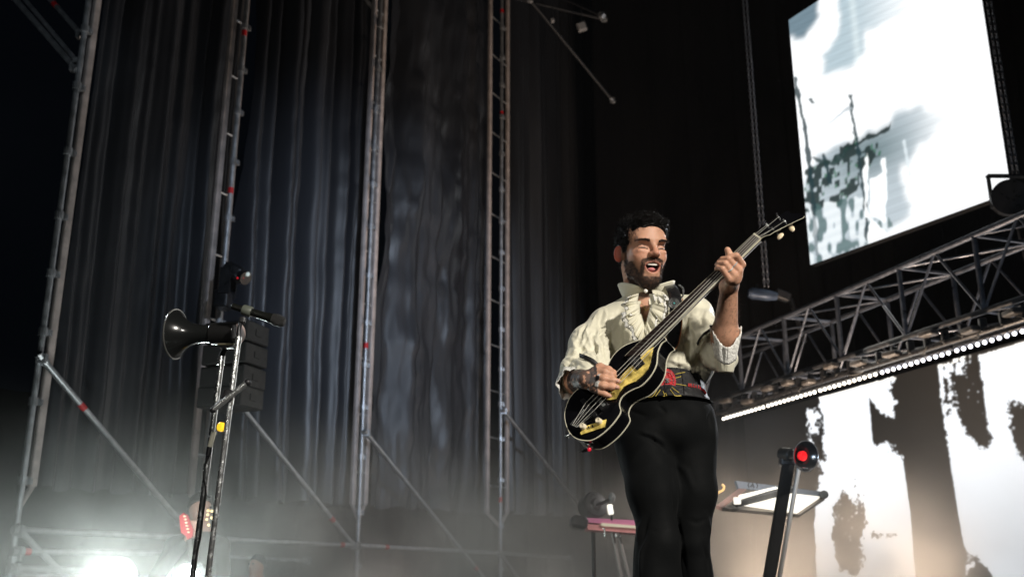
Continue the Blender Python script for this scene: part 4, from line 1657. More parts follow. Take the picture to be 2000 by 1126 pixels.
allp = head + torso + arms + legs
V, F = mesh_field(allp + hp + hf, 0.0026)
V = relax(V, F, 1, 0.25)
person = thing('person', 'bearded man with curly black hair in cream ruffled shirt, singing and playing bass', 'person', (HIP[0], HIP[1], STAGE))

L_ = (V - HC) @ HM
x, y, z = L_[:, 0], L_[:, 1], L_[:, 2]
N = vnormals(V, F)
SKIN = np.array([0.57, 0.310, 0.205])
nz = fbm(V, 60, 3)[:, None]
C = SKIN[None] * (1 + 0.12 * nz)
C = C * (1 + 0.08 * fbm(V, 14, 2)[:, None])
isH = (np.abs(x) < 0.12) & (z > -0.19) & (z < 0.2) & (np.abs(y) < 0.14)


def bl(mask, c, a=1.0):
    global C
    k = np.clip(mask, 0, 1)[:, None] * a
    C = C * (1 - k) + np.array(c)[None] * k


# rosy nose and cheeks; backlight through the ears painted in as red
g = lambda cx, cy, cz, s: np.exp(-((x - cx) ** 2 + (y - cy) ** 2 + (z - cz) ** 2) / s ** 2)
bl(g(0, -.115, -.02, .022) * isH, (0.55, 0.21, 0.14), .6)
bl((g(.043, -.075, -.02, .02) + g(-.043, -.075, -.02, .02)) * isH, (0.56, 0.23, 0.15), .5)
bl(((np.abs(x) > .069) & (np.abs(y) < .04) & (z > -.06) & (z < .02) & isH) * 1.0, (0.62, 0.11, 0.07), .8)


# beard mask
def beard_mask(x, y, z):
    side = smooth01((z * -1 - 0.012 + 0.35 * (np.abs(x) - 0.035)) / 0.012)        # below the cheek line
    jaw = smooth01((-z - 0.040 - (0.030 - 1.1 * np.abs(np.abs(x) - 0.0)) * 0) / 0.02)
    cheek = smooth01((np.abs(x) - 0.046 + 0.55 * (-z - 0.045)) / 0.012) * np.maximum(smooth01((-z - 0.030) / .016), (y > -.030) * smooth01((-z + .01) / .01))
    chin = smooth01((-z - 0.083) / 0.008)
    must = np.clip(1.3 * np.exp(-((z + 0.0350 + 0.22 * np.maximum(np.abs(x) - .010, 0)) / 0.0066) ** 4), 0, 1) * (np.abs(x) < 0.034) * (1 - .0 * x) * (y < -0.07)
    gotee = smooth01((np.abs(x) - 0.024) / 0.005) * (z < -0.036) * smooth01((0.040 - np.abs(x)) / .006) * (y < -.05)
    under = smooth01((-z - 0.10) / 0.01) * (z > -0.150)
    m = np.maximum.reduce([cheek * (z > -0.13), chin, must, gotee * .9, under])
    m = m * smooth01((0.012 - y) / .02) * (z > -0.150)
    return np.clip(m, 0, 1)


bm_ = beard_mask(x, y, z) * isH
bm_ = bm_ * (1 - 0.25 * (fbm(V, 160, 2) > 0.15))
bl(bm_ * (0.72 + 0.28 * smooth01((-y - .03) / .04)), (0.022, 0.014, 0.011), .88)
# sideburn
sb_ = isH * (np.abs(x) > .055) * np.exp(-((y + .012) / .016) ** 2) * (z > -.05) * (z < .03)
bl(sb_ * 1.0, (0.030, 0.018, 0.013), .85)
# lips, eyes; shade inside the mouth and lid folds painted in
lip = ((np.abs(x) < .031) & (z < -.037) & (z > -.084) & (y < -.074) & isH)
rl = np.sqrt((x / .030) ** 2 + ((z + .0585) / .0215) ** 2)
bl(lip * smooth01((1.0 - rl) / .12) * 1.0, (0.42, 0.15, 0.115), .7)
inm = isH & (rl < .80) & (y > -.087) & (y < -.03)
bl(inm * 1.0, (0.05, 0.008, 0.008), .95)
for sx in (-1, 1):
    e = np.exp(-((z - 0.0020 + ((x - sx * .031) ** 2) * 10) / .0013) ** 2) * (np.abs(x - sx * .031) < .0135) * (y < -.06) * isH
    bl(e, (0.012, 0.008, 0.006), .95)
    e = np.exp(-((z - 0.0095 + ((x - sx * .031) ** 2) * 12) / .0012) ** 2) * (np.abs(x - sx * .031) < .014) * (y < -.06) * isH
    bl(e, (0.22, 0.09, 0.06), .6)
# tattooed forearm and back of the picking hand
dW = V - WL
ax = (WL - EL) / np.linalg.norm(WL - EL)
al = dW @ ax
nearL = (np.linalg.norm(dW, axis=1) < 0.16) & (V[:, 0] < P(1164, 740, 2.75).x)
tt = (fbm(V, 90, 3) > -0.22)
bl((nearL & tt) * 1.0, (0.05, 0.048, 0.05), .85)
bl((nearL & (np.linalg.norm(dW, axis=1) > .03) & (fbm(V, 120, 2) > -0.25)) * 1.0, (0.045, 0.043, 0.045), .85)
dk = fbm(V * [1, 1, .4], 160, 3) > 0.30
nearR = (np.linalg.norm(V - (ER * .5 + WR * .5), axis=1) < .10)
bl((nearR & dk) * 1.0, (0.25, 0.13, 0.08), .45)
# chest hair shadow
body = mesh_np('body', V, F, mat('skin', attr='tint', rough=0.47, spec=0.32, sss=0.12, bump=0.12, bscale=220), parent=person)
colour(body, C)

# ---- teeth, tongue
mb = MB()
TE = mat('teeth', (0.80, 0.76, 0.68), 0.25, coat=.3)
vs, fs = [], []
nT = 15
for i in range(nT):
    a = -1.0 + 2.0 * i / (nT - 1)
    xx, yy = 0.0225 * math.sin(a * 1.25) / math.sin(1.25), -0.0925 + 0.013 * a * a
    gap = 0.0006 if i % 2 else 0
    for (dy, dz) in ((0.000 + gap, -0.0470), (-0.0008 + gap, -0.0540), (0.004, -0.0540), (0.004, -0.0470)):
        vs.append(HL(xx, yy + dy, dz + 0.0025 * a * a))
for i in range(nT - 1):
    for k in range(4):
        k2 = (k + 1) % 4
        fs.append((i * 4 + k, i * 4 + k2, (i + 1) * 4 + k2, (i + 1) * 4 + k))
mb.add(vs, fs)
mb.build('teeth', TE, person)
MB().ball(HL(-0.001, -0.079, -0.0665), 1.0, 16, (0.0130, 0.014, 0.0070), Matrix(HM.tolist())).build('tongue', mat('tongue_pink', (0.62, 0.22, 0.22), 0.3, coat=.3), person)


def trace_head(xs, zs, y0=-0.16, prims=head, it=40):
    """surface of the face in front of local (x, z)"""
    xs, zs = np.asarray(xs, float), np.asarray(zs, float)
    yy = np.full(xs.shape, y0)
    for _ in range(it):
        Pp = HC + np.stack([xs, yy, zs], -1) @ HM.T
        yy = yy + field(prims, Pp) * 0.8
    return yy


# ---- hair strands
def strands(pts, dirs, length, rad, curl, n=6, seed=0, sides=3, grav=0.0, cvar=0.5):
    rg = np.random.default_rng(seed)
    M = len(pts)
    u = np.cross(dirs, rg.normal(size=(M, 3)))
    u /= np.linalg.norm(u, axis=1, keepdims=True) + 1e-9
    v = np.cross(dirs, u)
    turns = curl[1] * (0.7 + 0.6 * rg.random(M))
    cr = curl[0] * (0.5 + rg.random(M))
    ph = rg.random(M) * 6.28
    L = length * (1 - cvar / 2 + cvar * rg.random(M))
    side = rg.normal(size=(M, 3)) * 0.35
    rings = []
    cs = []
    for i in range(n + 1):
        t = i / n
        a = ph + turns * t * 6.28
        c = pts + dirs * (L * t)[:, None] + side * (L * t * t)[:, None] + (u * (np.cos(a) - np.cos(ph))[:, None] + v * (np.sin(a) - np.sin(ph))[:, None]) * (cr * min(1, t * 2.5))[:, None]
        c[:, 2] -= grav * (t ** 2) * L
        cs.append(c)
    V_, F_ = [], []
    for i in range(n + 1):
        a = cs[max(i - 1, 0)]
        b = cs[min(i + 1, n)]
        t = b - a
        t /= np.linalg.norm(t, axis=1, keepdims=True) + 1e-9
        p = np.cross(t, u + 0.01)
        p /= np.linalg.norm(p, axis=1, keepdims=True) + 1e-9
        q = np.cross(t, p)
        r_ = rad * (1 - 0.6 * i / n)
        for k in range(sides):
            an = 2 * math.pi * k / sides
            V_.append(cs[i] + (p * math.cos(an) + q * math.sin(an)) * r_)
    V_ = np.stack(V_, 1).reshape(-1, 3)       # M x (n+1)*sides
    w = (n + 1) * sides
    base = np.arange(M)[:, None] * w
    for i in range(n):
        for k in range(sides):
            k2 = (k + 1) % sides
            F_.append(base + np.array([[i * sides + k, i * sides + k2, (i + 1) * sides + k2, (i + 1) * sides + k]]))
    return V_, np.concatenate(F_)


HAIR = mat('black_hair', (0.006, 0.005, 0.0045), 0.30, spec=0.16)
cap = [hl_ell((0, 0.012, 0.036), (0.0765, 0.094, 0.076), .02), hl_ell((0.006, -0.036, 0.066), (0.060, 0.052, 0.042), .02), hl_ell((0, 0.035, -0.01), (0.062, 0.060, 0.072), .02)]


def cap_cut(p, d):
    q = (p - HC) @ HM
    X, Y, Z = q[..., 0], q[..., 1], q[..., 2]
    line = 0.074 - np.clip(Y + 0.088, 0, 1) * 1.5 - np.clip(-0.075 - Y, 0, 1) * 0.0 + 12 * np.clip(np.abs(X) - .035, 0, 1) ** 2 * 0
    line = np.maximum(line, -0.085)
    d = d - 0.0045 * fbm(q, 55, 3)
    return np.maximum(d, (line - Z) * 0.55)


Vh, Fh = mesh_field(cap, 0.003, cap_cut)
hair = mesh_np('hair', Vh, Fh, HAIR, parent=person)
Nh = vnormals(Vh, Fh)
Lh = (Vh - HC) @ HM
rg = np.random.default_rng(5)
edge_ok = (Lh[:, 2] > 0.074 - np.clip(Lh[:, 1] + 0.088, 0, 1) * 1.5 + 0.001) & (Lh[:, 2] > -.07)
outw = (((Vh - HL(0, .02, .03)) * Nh).sum(1) > 0.02)
cand = np.where(edge_ok & outw)[0]
s1 = rg.choice(cand, 5200)
fz = np.clip((-Lh[:, 1] - .03) / .03, 0, 1)[:, None]
Dh = Nh * (1 - .55 * fz) + (HM @ np.array([0, .25, .75]))[None] * fz
Dh /= np.linalg.norm(Dh, axis=1, keepdims=True)
V1, F1 = strands(Vh[s1] - Nh[s1] * .002, Dh[s1], 0.0065, 0.00068, (0.0040, 1.3), 7, 1)
top = cand[(Lh[cand, 2] > 0.075)]
s2 = rg.choice(top, 700)
V2, F2 = strands(Vh[s2] - Nh[s2] * .002, Nh[s2], 0.0105, 0.0010, (0.0075, 1.3), 11, 2)
# fringe curls over the forehead
fr_i = cand[(Lh[cand, 1] < -0.06) & (Lh[cand, 2] < 0.098)]
s3 = rg.choice(fr_i, 9)
V3, F3 = strands(Vh[s3], Nh[s3], 0.012, 0.0009, (0.006, 1.2), 9, 3, grav=1.2)
mesh_np('curls', np.vstack([V1, V2, V3]), np.vstack([F1, F2 + len(V1), F3 + len(V1) + len(V2)]), HAIR, parent=hair)

bi = np.where((bm_ > 0.55))[0]
s = rg.choice(bi, 5200)
gdir = N[s] * 0.35 + (HM @ np.array([0, -0.2, -0.8]))[None]
gdir /= np.linalg.norm(gdir, axis=1, keepdims=True)
Vb, Fb = strands(V[s], gdir, 0.0040, 0.00042, (0.0010, 0.6), 3, 4)
mesh_np('beard', Vb, Fb, mat('beard_hair', (0.020, 0.012, 0.009), 0.45), parent=person)
# eyebrows
BROW = mat('eyebrow_hair', (0.018, 0.011, 0.008), 0.5)
for sx in (-1, 1):
    n = 330
    t = rg.random(n)
    xx = sx * (0.0145 + 0.037 * t)
    zz = 0.0222 + 0.0040 * np.sin(np.clip(t * 1.15, 0, 1.3) * 2.3) - 0.003 * t + rg.normal(size=n) * (0.0014 * (1.2 - t * .8))
    yy = trace_head(xx, zz)
    P0 = HC + np.stack([xx, yy, zz], -1) @ HM.T
    dr = (HM @ np.array([sx * 0.85, -0.35, 0.25]))[None].repeat(n, 0)
    Vv, Ff = strands(P0, dr / np.linalg.norm(dr, axis=1, keepdims=True), 0.0055, 0.00048, (0.0004, .4), 3, 6 + sx)
    mesh_np('eyebrow', Vv, Ff, BROW, parent=person)

LASH = mat('eyelash_dark', (0.008, 0.005, 0.004), .6)
for sx in (-1, 1):
    t = np.linspace(-1, 1, 15)
    xx = sx * .031 + t * .0145
    zz = -0.0008 - 0.0030 * t * t + sx * t * .0006
    yy = trace_head(xx, zz)
    MB().path([Vector(HL(xx[i], yy[i] - .0004, zz[i])) for i in range(15)], [0.0006 + 0.0010 * (1 - tt_ ** 2) for tt_ in t], 6).build('eyelash_line', LASH, person)
    zz = 0.0105 - 0.0045 * t * t
    yy = trace_head(xx, zz)
    MB().path([Vector(HL(xx[i], yy[i] + .0004, zz[i])) for i in range(15)], 0.0008, 6).build('eyelid_crease_shade', mat('crease', (.16, .06, .04), .6), person)  # dark tube put in for the shade of the lid fold
# arm hair
ai = np.where(nearR)[0]
s = rg.choice(ai, 700)
dr = N[s] * .8 + np.array([[0.1, 0, .5]])
dr /= np.linalg.norm(dr, axis=1, keepdims=True)
Vv, Ff = strands(V[s], dr, 0.010, 0.00022, (0.0015, .5), 3, 9)
mesh_np('arm_hair', Vv, Ff, mat('arm_hair', (0.05, 0.03, 0.02), .5), parent=person)

# ---- nails, rings, pick
for (px, py, h) in ((1206.5, 743, .036), (1204.5, 755, .034), (1190, 771.5, .029)):
    MB().ball(G(px, py, h), 1.0, 10, (0.0045, 0.0036, 0.0016), Matrix((GU, GV, GN)).transposed()).build('fingernail', mat('nail', (0.75, 0.45, 0.38), 0.2, coat=.4), person)
SILV = mat('silver', (0.70, 0.70, 0.68), 0.25, 0.45, var=.2, vscale=80)


def ring_on(a, b, t, r, name, w=0.0024, stone=None):
    a, b = Vector(a), Vector(b)
    c = a.lerp(b, t)
    ax = (b - a).normalized()
    o = MB().lathe(c - ax * w, ax, [(0, r), (0, r + .0018), (2 * w, r + .0018), (2 * w, r)], 20).build(name, SILV, person)
    if stone:
        tocam = (Vector((0, 0, CAMZ)) - c).normalized()
        MB().rbox(c + (tocam - ax * tocam.dot(ax)).normalized() * (r + .002), stone[0], .002, Matrix((ax, ax.cross(tocam).normalized(), ax.cross(ax.cross(tocam)).normalized())).transposed()).build('ring_stone', stone[1], o)


ring_on(GP(1161, 736, .049), GP(1180, 739, .048), .55, .0102, 'finger_ring', .003, ((.010, .012, .006), BLACKM))
ring_on(GP(1160, 749, .047), GP(1178, 753, .046), .55, .0098, 'finger_ring', .004, ((.010, .013, .006), SILV))
ring_on(GP(1443, 528, .002), GP(1423, 505, .038), .50, .0104, 'finger_ring', .0016)
ring_on(GP(1434, 538, .006), GP(1416.5, 515, .038), .50, .0100, 'finger_ring', .0016)
o = MB().prism([G(1199, 722, .020), G(1203, 725, .020), G(1202, 732, .016), G(1197, 730, .018)], GN * 0.002).build('plectrum', mat('yellow_plectrum', (0.85, 0.62, 0.03), .3), None, origin=G(1200, 727, .02))
tag(o, 'tiny yellow plectrum between thumb and index finger of the picking hand', 'plectrum')

# ================================================================== clothes
SATIN = mat('cream_satin', (0.70, 0.67, 0.53), 0.50, spec=0.32, sheen=0.2, var=0.06, vscale=10, bump=0.06, bscale=90)
SATIN.node_tree.nodes['Principled BSDF'].inputs['Transmission Weight'].default_value = 0
SATL = MB
shirt = [
    cone(NECKB + [0, 0, -.01], CHEST, 0.075, 0.115, .05),
    ell(CHEST, (0.170, 0.115, 0.125), .05),
    ell((CHEST * .5 + WAIST * .5), (0.152, 0.112, 0.12), .05),
    ell(PP(1310, 718, 3.03), (0.135, 0.108, 0.075), .04),
    cone(SHL + [.015, 0, -.025], NECKB + [0, 0, -.01], 0.056, 0.046, .04), cone(SHR + [-.01, 0, -.015], NECKB, 0.062, 0.048, .05),
    # photo left sleeve
    cone(PP(1184, 640, 3.07), PP(1147, 676, 3.03), 0.056, 0.060, .025),
    cone(PP(1150, 668, 3.02), PP(1133, 706, 2.98), 0.058, 0.050, .015),
    cone(PP(1163, 668, 2.99), PP(1175, 715, 2.93), 0.040, 0.028, .02),
    cone(PP(1118, 722, 2.98), PP(1143, 724, 2.88), 0.040, 0.032, .006),
    ell(PP(1112, 718, 2.96), (0.030, 0.045, 0.034), .006),
    cone(PP(1107, 735, 2.97), PP(1109, 752, 2.95), 0.024, 0.022, .01),
    cone(PP(1126, 716, 2.90), PP(1146, 722, 2.85), 0.020, 0.016, .006),
    cone(PP(1150, 700, 2.90), PP(1160, 728, 2.86), 0.024, 0.016, .02),
    # photo right sleeve
    cone(PP(1353, 618, 3.07), PP(1370, 658, 3.00), 0.060, 0.060, .03),
    cone(PP(1368, 640, 3.00), PP(1400, 694, 2.92), 0.056, 0.046, .02),
    cone(PP(1398, 692, 2.90), PP(1418, 700, 2.88), 0.044, 0.036, .015),
    cone(PP(1392, 668, 2.90), PP(1404, 705, 2.88), 0.030, 0.030, .015),
    cone(PP(1340, 728, 2.96), PP(1368, 737, 3.0), 0.034, 0.022, .02),
]
Vs, Fs = mesh_field(shirt, 0.0036)
lines = [
    # sleeve left
    ([(1160, 612), (1140, 640), (1130, 680)], 6, -.010), ([(1166, 625), (1158, 655), (1166, 690), (1176, 712)], 5, -.012),
    ([(1150, 625), (1138, 655), (1134, 672)], 4, .009), ([(1148, 690), (1162, 676), (1168, 665)], 3.5, -.008), ([(1136, 668), (1150, 688), (1172, 700)], 4, .009),
    ([(1128, 676), (1142, 684), (1158, 700)], 3.5, -.007), ([(1118, 664), (1126, 680), (1120, 690)], 4, .008),
    ([(1104, 705), (1118, 700), (1136, 706)], 3.5, .009), ([(1108, 716), (1124, 710), (1150, 722)], 3.5, -.008), ([(1120, 724), (1136, 720), (1158, 728)], 3.5, .007),
    ([(1172, 660), (1180, 690), (1186, 716)], 4, -.011), ([(1184, 668), (1190, 690), (1192, 712)], 4, .009),
    # chest
    ([(1186, 610), (1204, 612), (1220, 602)], 4, -.005), ([(1192, 640), (1196, 665), (1206, 690)], 6, .007), ([(1200, 622), (1212, 650), (1208, 680)], 6, -.006),
    ([(1226, 620), (1214, 648), (1222, 672)], 5, .005), ([(1180, 606), (1172, 626), (1176, 650)], 4, -.007),
    # right chest / sleeve
    ([(1335, 640), (1330, 680), (1340, 715)], 6, .006), ([(1348, 640), (1346, 680), (1356, 712)], 4, -.012), ([(1360, 640), (1356, 665), (1362, 700)], 4, .010),
    ([(1372, 650), (1366, 676), (1362, 706)], 3.5, -.012), ([(1330, 700), (1350, 720), (1376, 732)], 4, .008), ([(1318, 716), (1345, 724), (1372, 742)], 3.5, -.007),
    ([(1385, 600), (1378, 622), (1386, 640)], 4, .007), ([(1370, 596), (1366, 618), (1374, 640)], 4, -.008), ([(1382, 655), (1372, 690), (1382, 715)], 4, .009),
    ([(1388, 690), (1394, 712), (1410, 724)], 3, -.006), ([(1402, 706), (1412, 716), (1428, 716)], 3, .005), ([(1348, 584), (1366, 586), (1380, 594)], 3.5, .005),
    ([(1320, 660), (1326, 690), (1316, 706)], 4, -.005), ([(1300, 690), (1316, 704), (1340, 712)], 4, .006),
]
rf = np.random.default_rng(33)


def rnd_folds(n, box, ang, ln, wd, amp):
    for _ in range(n):
        x0, y0 = rf.uniform(box[0], box[2]), rf.uniform(box[1], box[3])
        a_ = R(ang + rf.normal() * 14)
        l_ = ln * rf.uniform(.6, 1.4)
        c_ = rf.normal() * .25
        pl = [(x0 + math.cos(a_ + c_ * k) * l_ * (k / 3 - .5), y0 + math.sin(a_ + c_ * k) * l_ * (k / 3 - .5)) for k in range(4)]
        lines.append((pl, wd * rf.uniform(.7, 1.3), amp * rf.uniform(.5, 1.2) * (1 if rf.random() < .5 else -1)))


rnd_folds(12, (1125, 625, 1165, 690), 115, 56, 2.8, .0042)
rnd_folds(10, (1105, 700, 1150, 726), 15, 30, 2.6, .005)
rnd_folds(12, (1160, 640, 1200, 715), 80, 45, 2.8, .006)
rnd_folds(7, (1190, 615, 1240, 680), 100, 50, 4, .004)
rnd_folds(12, (1325, 610, 1375, 720), 100, 55, 3.2, .006)
rnd_folds(8, (1300, 695, 1370, 735), 20, 50, 3, .005)
rnd_folds(10, (1370, 590, 1410, 700), 120, 35, 2.6, .005)
rnd_folds(8, (1385, 690, 1435, 725), 50, 26, 2.6, .004)
lines = [(pl_, wd_, am_ * .8) for (pl_, wd_, am_) in lines]
rnd_folds(26, (1120, 620, 1180, 700), 112, 40, 1.9, .0028)
rnd_folds(22, (1180, 610, 1245, 690), 98, 46, 2.2, .0026)
rnd_folds(26, (1320, 600, 1380, 725), 98, 46, 2.0, .0030)
rnd_folds(12, (1300, 700, 1372, 738), 15, 40, 1.9, .0028)
rnd_folds(10, (1385, 690, 1435, 725), 60, 24, 1.9, .0024)
Vs = folds(Vs, Fs, lines)
Vs = relax(Vs, Fs, 1, .5)
Ns = vnormals(Vs, Fs)
pxs, pys = proj(Vs)
# fine cloth crinkle stretched along the drape
q = Vs.copy()
q[:, 2] *= 0.35
Vs = Vs + Ns * (0.0022 * fbm(q, 22, 3) - 0.002 * np.abs(vnoise(q * [1, 1, .8], 34)))[:, None]
front = Ns[:, 1] < 0.2
# neck opening and chest slit
slit = [(1259, 571), (1266, 585), (1269, 600), (1266, 615), (1260, 627), (1254, 612), (1251, 596), (1254, 580)]
cut = in_poly(pxs, pys, slit) & front
rn = np.linalg.norm(np.cross(Vs - NECKB, (HL(0, 0.03, -.05) - NECKB) / np.linalg.norm(HL(0, 0.03, -.05) - NECKB)), axis=1)
cutn = (rn < 0.060) & (Vs[:, 2] > NECKB[2])
cut |= cutn
# sleeve openings
dWR = (WR - ER) / np.linalg.norm(WR - ER)
hR = (Vs - ER) @ dWR
keep = ~cut[Fs].any(1)
shirt_o = mesh_np('shirt', Vs, Fs[keep], SATIN, parent=person)

LACE = mat('white_lace', (0.82, 0.81, 0.76), 0.7, var=0.3, vscale=160, bump=0.6, bscale=260)
SATC = SATIN


def sheet(rows, name, m, parent, thick=0.0016):
    """a cloth strip from rows of points, with real thickness"""
    A = np.array(rows, float)
    nv, nu, _ = A.shape
    du = np.gradient(A, axis=1)
    dv = np.gradient(A, axis=0)
    n = np.cross(du, dv)
    n /= np.linalg.norm(n, axis=2, keepdims=True) + 1e-9
    B = A + n * thick
    idx = np.arange(nu * nv).reshape(nv, nu)
    f = np.stack([idx[:-1, :-1].ravel(), idx[:-1, 1:].ravel(), idx[1:, 1:].ravel(), idx[1:, :-1].ravel()], -1)
    f2 = f[:, ::-1] + nu * nv
    bd = np.concatenate([idx[0, :-1], idx[:-1, -1], idx[-1, ::-1][:-1], idx[::-1, 0][:-1]])
    b2 = np.roll(bd, -1)
    side = np.stack([b2, bd, bd + nu * nv, b2 + nu * nv], -1)
    return mesh_np(name, np.vstack([A.reshape(-1, 3), B.reshape(-1, 3)]), np.vstack([f, f2, side]), m, parent=parent)


def lerp_poly(pts, t):
    n = len(pts) - 1
    k = min(int(t * n), n - 1)
    f_ = t * n - k
    return np.array(pts[k], float) * (1 - f_) + np.array(pts[k + 1], float) * f_


# collar: a tall open band round the neck, parted at the front
nA = 70
rows = []
Cb = PP(1264, 592, 3.07)
for j, s in enumerate(np.linspace(0, 1, 9)):
    row = []
    for i in range(nA):
        t = i / (nA - 1)
        a = R(-86) + t * R(352)
        fr_ = max(0.0, -math.sin(a))                   # 1 at the front
        rad = 0.069 + 0.011 * s + 0.003 * math.sin(a * 4 + s * 3) * s
        z0 = 0.004 + 0.020 * fr_ ** 2
        z1 = 0.066 - 0.036 * fr_ ** 2 + (0.006 if t < .5 else 0.0)
        row.append(Cb + np.array([math.cos(a) * (rad + 0.008 * s * (1 - fr_)), math.sin(a) * rad * .92 - .012 * s * fr_, z0 + (z1 - z0) * s]))
    rows.append(row)
sheet(rows, 'collar', SATC, shirt_o, .003)


def frill(inner, outer, name, waves, amp, depth, lace_w=0.22, nu=80, nv=9, seed=0):
    """ruffle hanging between two authored edges; returns cloth part and its lace border"""
    rg_ = np.random.default_rng(seed)
    ph = rg_.random() * 6
    def pt(t, s):
        ip, op = lerp_poly(inner, t), lerp_poly(outer, t)
        p = ip * (1 - s) + op * s
        wv = math.sin(t * waves * 6.283 + ph + .6 * math.sin(t * 9)) * amp * s ** 1.2
        wv2 = math.sin(t * waves * 2.3 * 6.283 + ph * 2) * amp * .3 * s
        dirv = (op - ip)[:2]
        sc = 0.014 * math.sin(t * nu * .9) * (s > .9)
        ex = (math.cos(t * waves * 6.283 + ph)) * 0.10 * s
        x_, y_ = p[0] + dirv[0] * (ex * .5 + sc), p[1] + dirv[1] * (ex * .5 + sc)
        d_ = p[2] - depth * math.sin(s * 1.9) + wv + wv2
        return np.array(P(x_, y_, d_))
    k = 1 - lace_w
    rows = [[pt(i / (nu - 1), s) for i in range(nu)] for s in np.linspace(0, k, nv)]
    o_ = sheet(rows, name, SATC, shirt_o)
    rows = [[pt(i / (nu - 1), s) for i in range(nu)] for s in np.linspace(k, 1.0, 4)]
    sheet(rows, 'lace_edge', LACE, o_, .0022)
    dots = MB()
    for i in range(2, nu - 2, 4):
        dots.ball(pt(i / (nu - 1), k) + np.array([0, -.0022, 0]), .0011, 6)
    dots.build('bead_trim', mat('dark_beads', (.04, .035, .03), .3), o_)
    return o_


frill([(1248, 572, 2.945), (1245, 590, 2.935), (1249, 612, 2.935)], [(1228, 578, 2.94), (1214, 596, 2.94), (1230, 616, 2.935)], 'ruffle', 3.2, .012, .022, .24, seed=1)
frill([(1250, 592, 2.93), (1250, 612, 2.93), (1255, 628, 2.93)], [(1212, 612, 2.93), (1220, 636, 2.93), (1238, 648, 2.93)], 'ruffle', 3.0, .012, .024, .20, seed=2)
frill([(1252, 612, 2.93), (1258, 632, 2.925), (1262, 645, 2.92)], [(1228, 640, 2.93), (1240, 668, 2.925), (1256, 676, 2.92)], 'ruffle', 2.6, .012, .024, .18, seed=3)
frill([(1270, 600, 2.93), (1264, 625, 2.925), (1260, 640, 2.92)], [(1284, 618, 2.93), (1280, 648, 2.925), (1262, 668, 2.92)], 'ruffle', 2.6, .011, .022, .16, seed=4)
frill([(1268, 574, 2.945), (1272, 592, 2.94), (1272, 612, 2.935)], [(1300, 576, 2.95), (1302, 600, 2.945), (1298, 634, 2.935)], 'ruffle', 2.2, .009, .020, .16, seed=5)
frill([(1274, 566, 2.945), (1284, 566, 2.95), (1296, 570, 2.96)], [(1276, 586, 2.94), (1290, 590, 2.94), (1308, 584, 2.95)], 'ruffle', 2.6, .009, .018, .6, seed=6)
frill([(1262, 640, 2.915), (1275, 632, 2.92), (1292, 622, 2.93)], [(1262, 668, 2.91), (1280, 656, 2.915), (1302, 640, 2.92)], 'ruffle', 2.6, .010, .020, .25, seed=7)
MB().ball(P(1261, 568, 2.935), 0.0065, 12, (1, .6, 1)).build('collar_button', mat('pearl_button', (.8, .76, .68), .2, coat=.5), shirt_o)


# cuffs
def cuff(axis_a, axis_b, r0, r1, name, front_dip, ruff=0.004, nA=64, nS=9, lo=0.0, flare=1.0, seed=0, lace_from=.35, dipdir=(0, -1, 0)):
    a, b = np.array(axis_a), np.array(axis_b)
    ax = (b - a)
    Ln = np.linalg.norm(ax)
    ax /= Ln
    u = np.array(dipdir, float)
    u -= ax * (u @ ax)
    u /= np.linalg.norm(u)
    v = np.cross(ax, u)
    def pt(i, s):
        an = 2 * math.pi * i / (nA - 1)
        dip = front_dip * max(0, math.cos(an)) ** 2
        h_ = Ln * (s * (1 - dip))
        r_ = r0 + (r1 - r0) * s ** .8 + ruff * math.sin(an * 7 + seed) * s + ruff * .6 * math.sin(an * 13 + seed * 2) * s
        if s > .95:
            h_ += .0025 * math.sin(an * 30)
        return a + ax * h_ + (u * math.cos(an) + v * math.sin(an)) * r_
    k = lace_from
    o_ = sheet([[pt(i, s) for i in range(nA)] for s in np.linspace(0, k, nS)], name, SATC, shirt_o, .002)
    sheet([[pt(i, s) for i in range(nA)] for s in np.linspace(k, 1, nS)], 'lace_edge', LACE, o_, .0025)
    return o_


cuff(PP(1417, 727, 2.86), PP(1418, 636, 2.845), .020, .044, 'cuff', .50, .003, seed=1, lace_from=.30, dipdir=(-.1, -1, 0))
cuff(PP(1118, 735, 2.99), PP(1121, 752, 2.87), .040, .047, 'cuff', .35, .004, seed=3, lace_from=.45, dipdir=(0.9, -.2, .5))

# armbands
ARMB = mat('black_band', (0.012, 0.012, 0.013), .5)


def band_on(pts, w, name, par):
    """narrow strap lying on the shirt along photograph points"""
    p3 = []
    for (x_, y_) in pts:
        d_, _t = None, None
        m_ = (np.hypot(pxs - x_, pys - y_) < 5) & front
        Y_ = Vs[m_, 1].min() - 0.003 if m_.any() else 2.95
        p3.append(P(x_, y_, Y_))
    p3 = spline(p3, 5)
    rows = [[np.array(p + Vector((0, 0, s * w)) + Vector((0, -.002 * (1 - abs(s)), 0))) for p in p3] for s in (-1, -.4, .4, 1)]
    return sheet(rows, name, ARMB, par, .003)


band_on([(1133, 693.5), (1142, 697), (1153, 702), (1162, 708), (1170, 717)], .0065, 'armband', shirt_o)
band_on([(1362, 672), (1368, 661), (1378, 650), (1392, 640)], .003, 'armband', shirt_o)

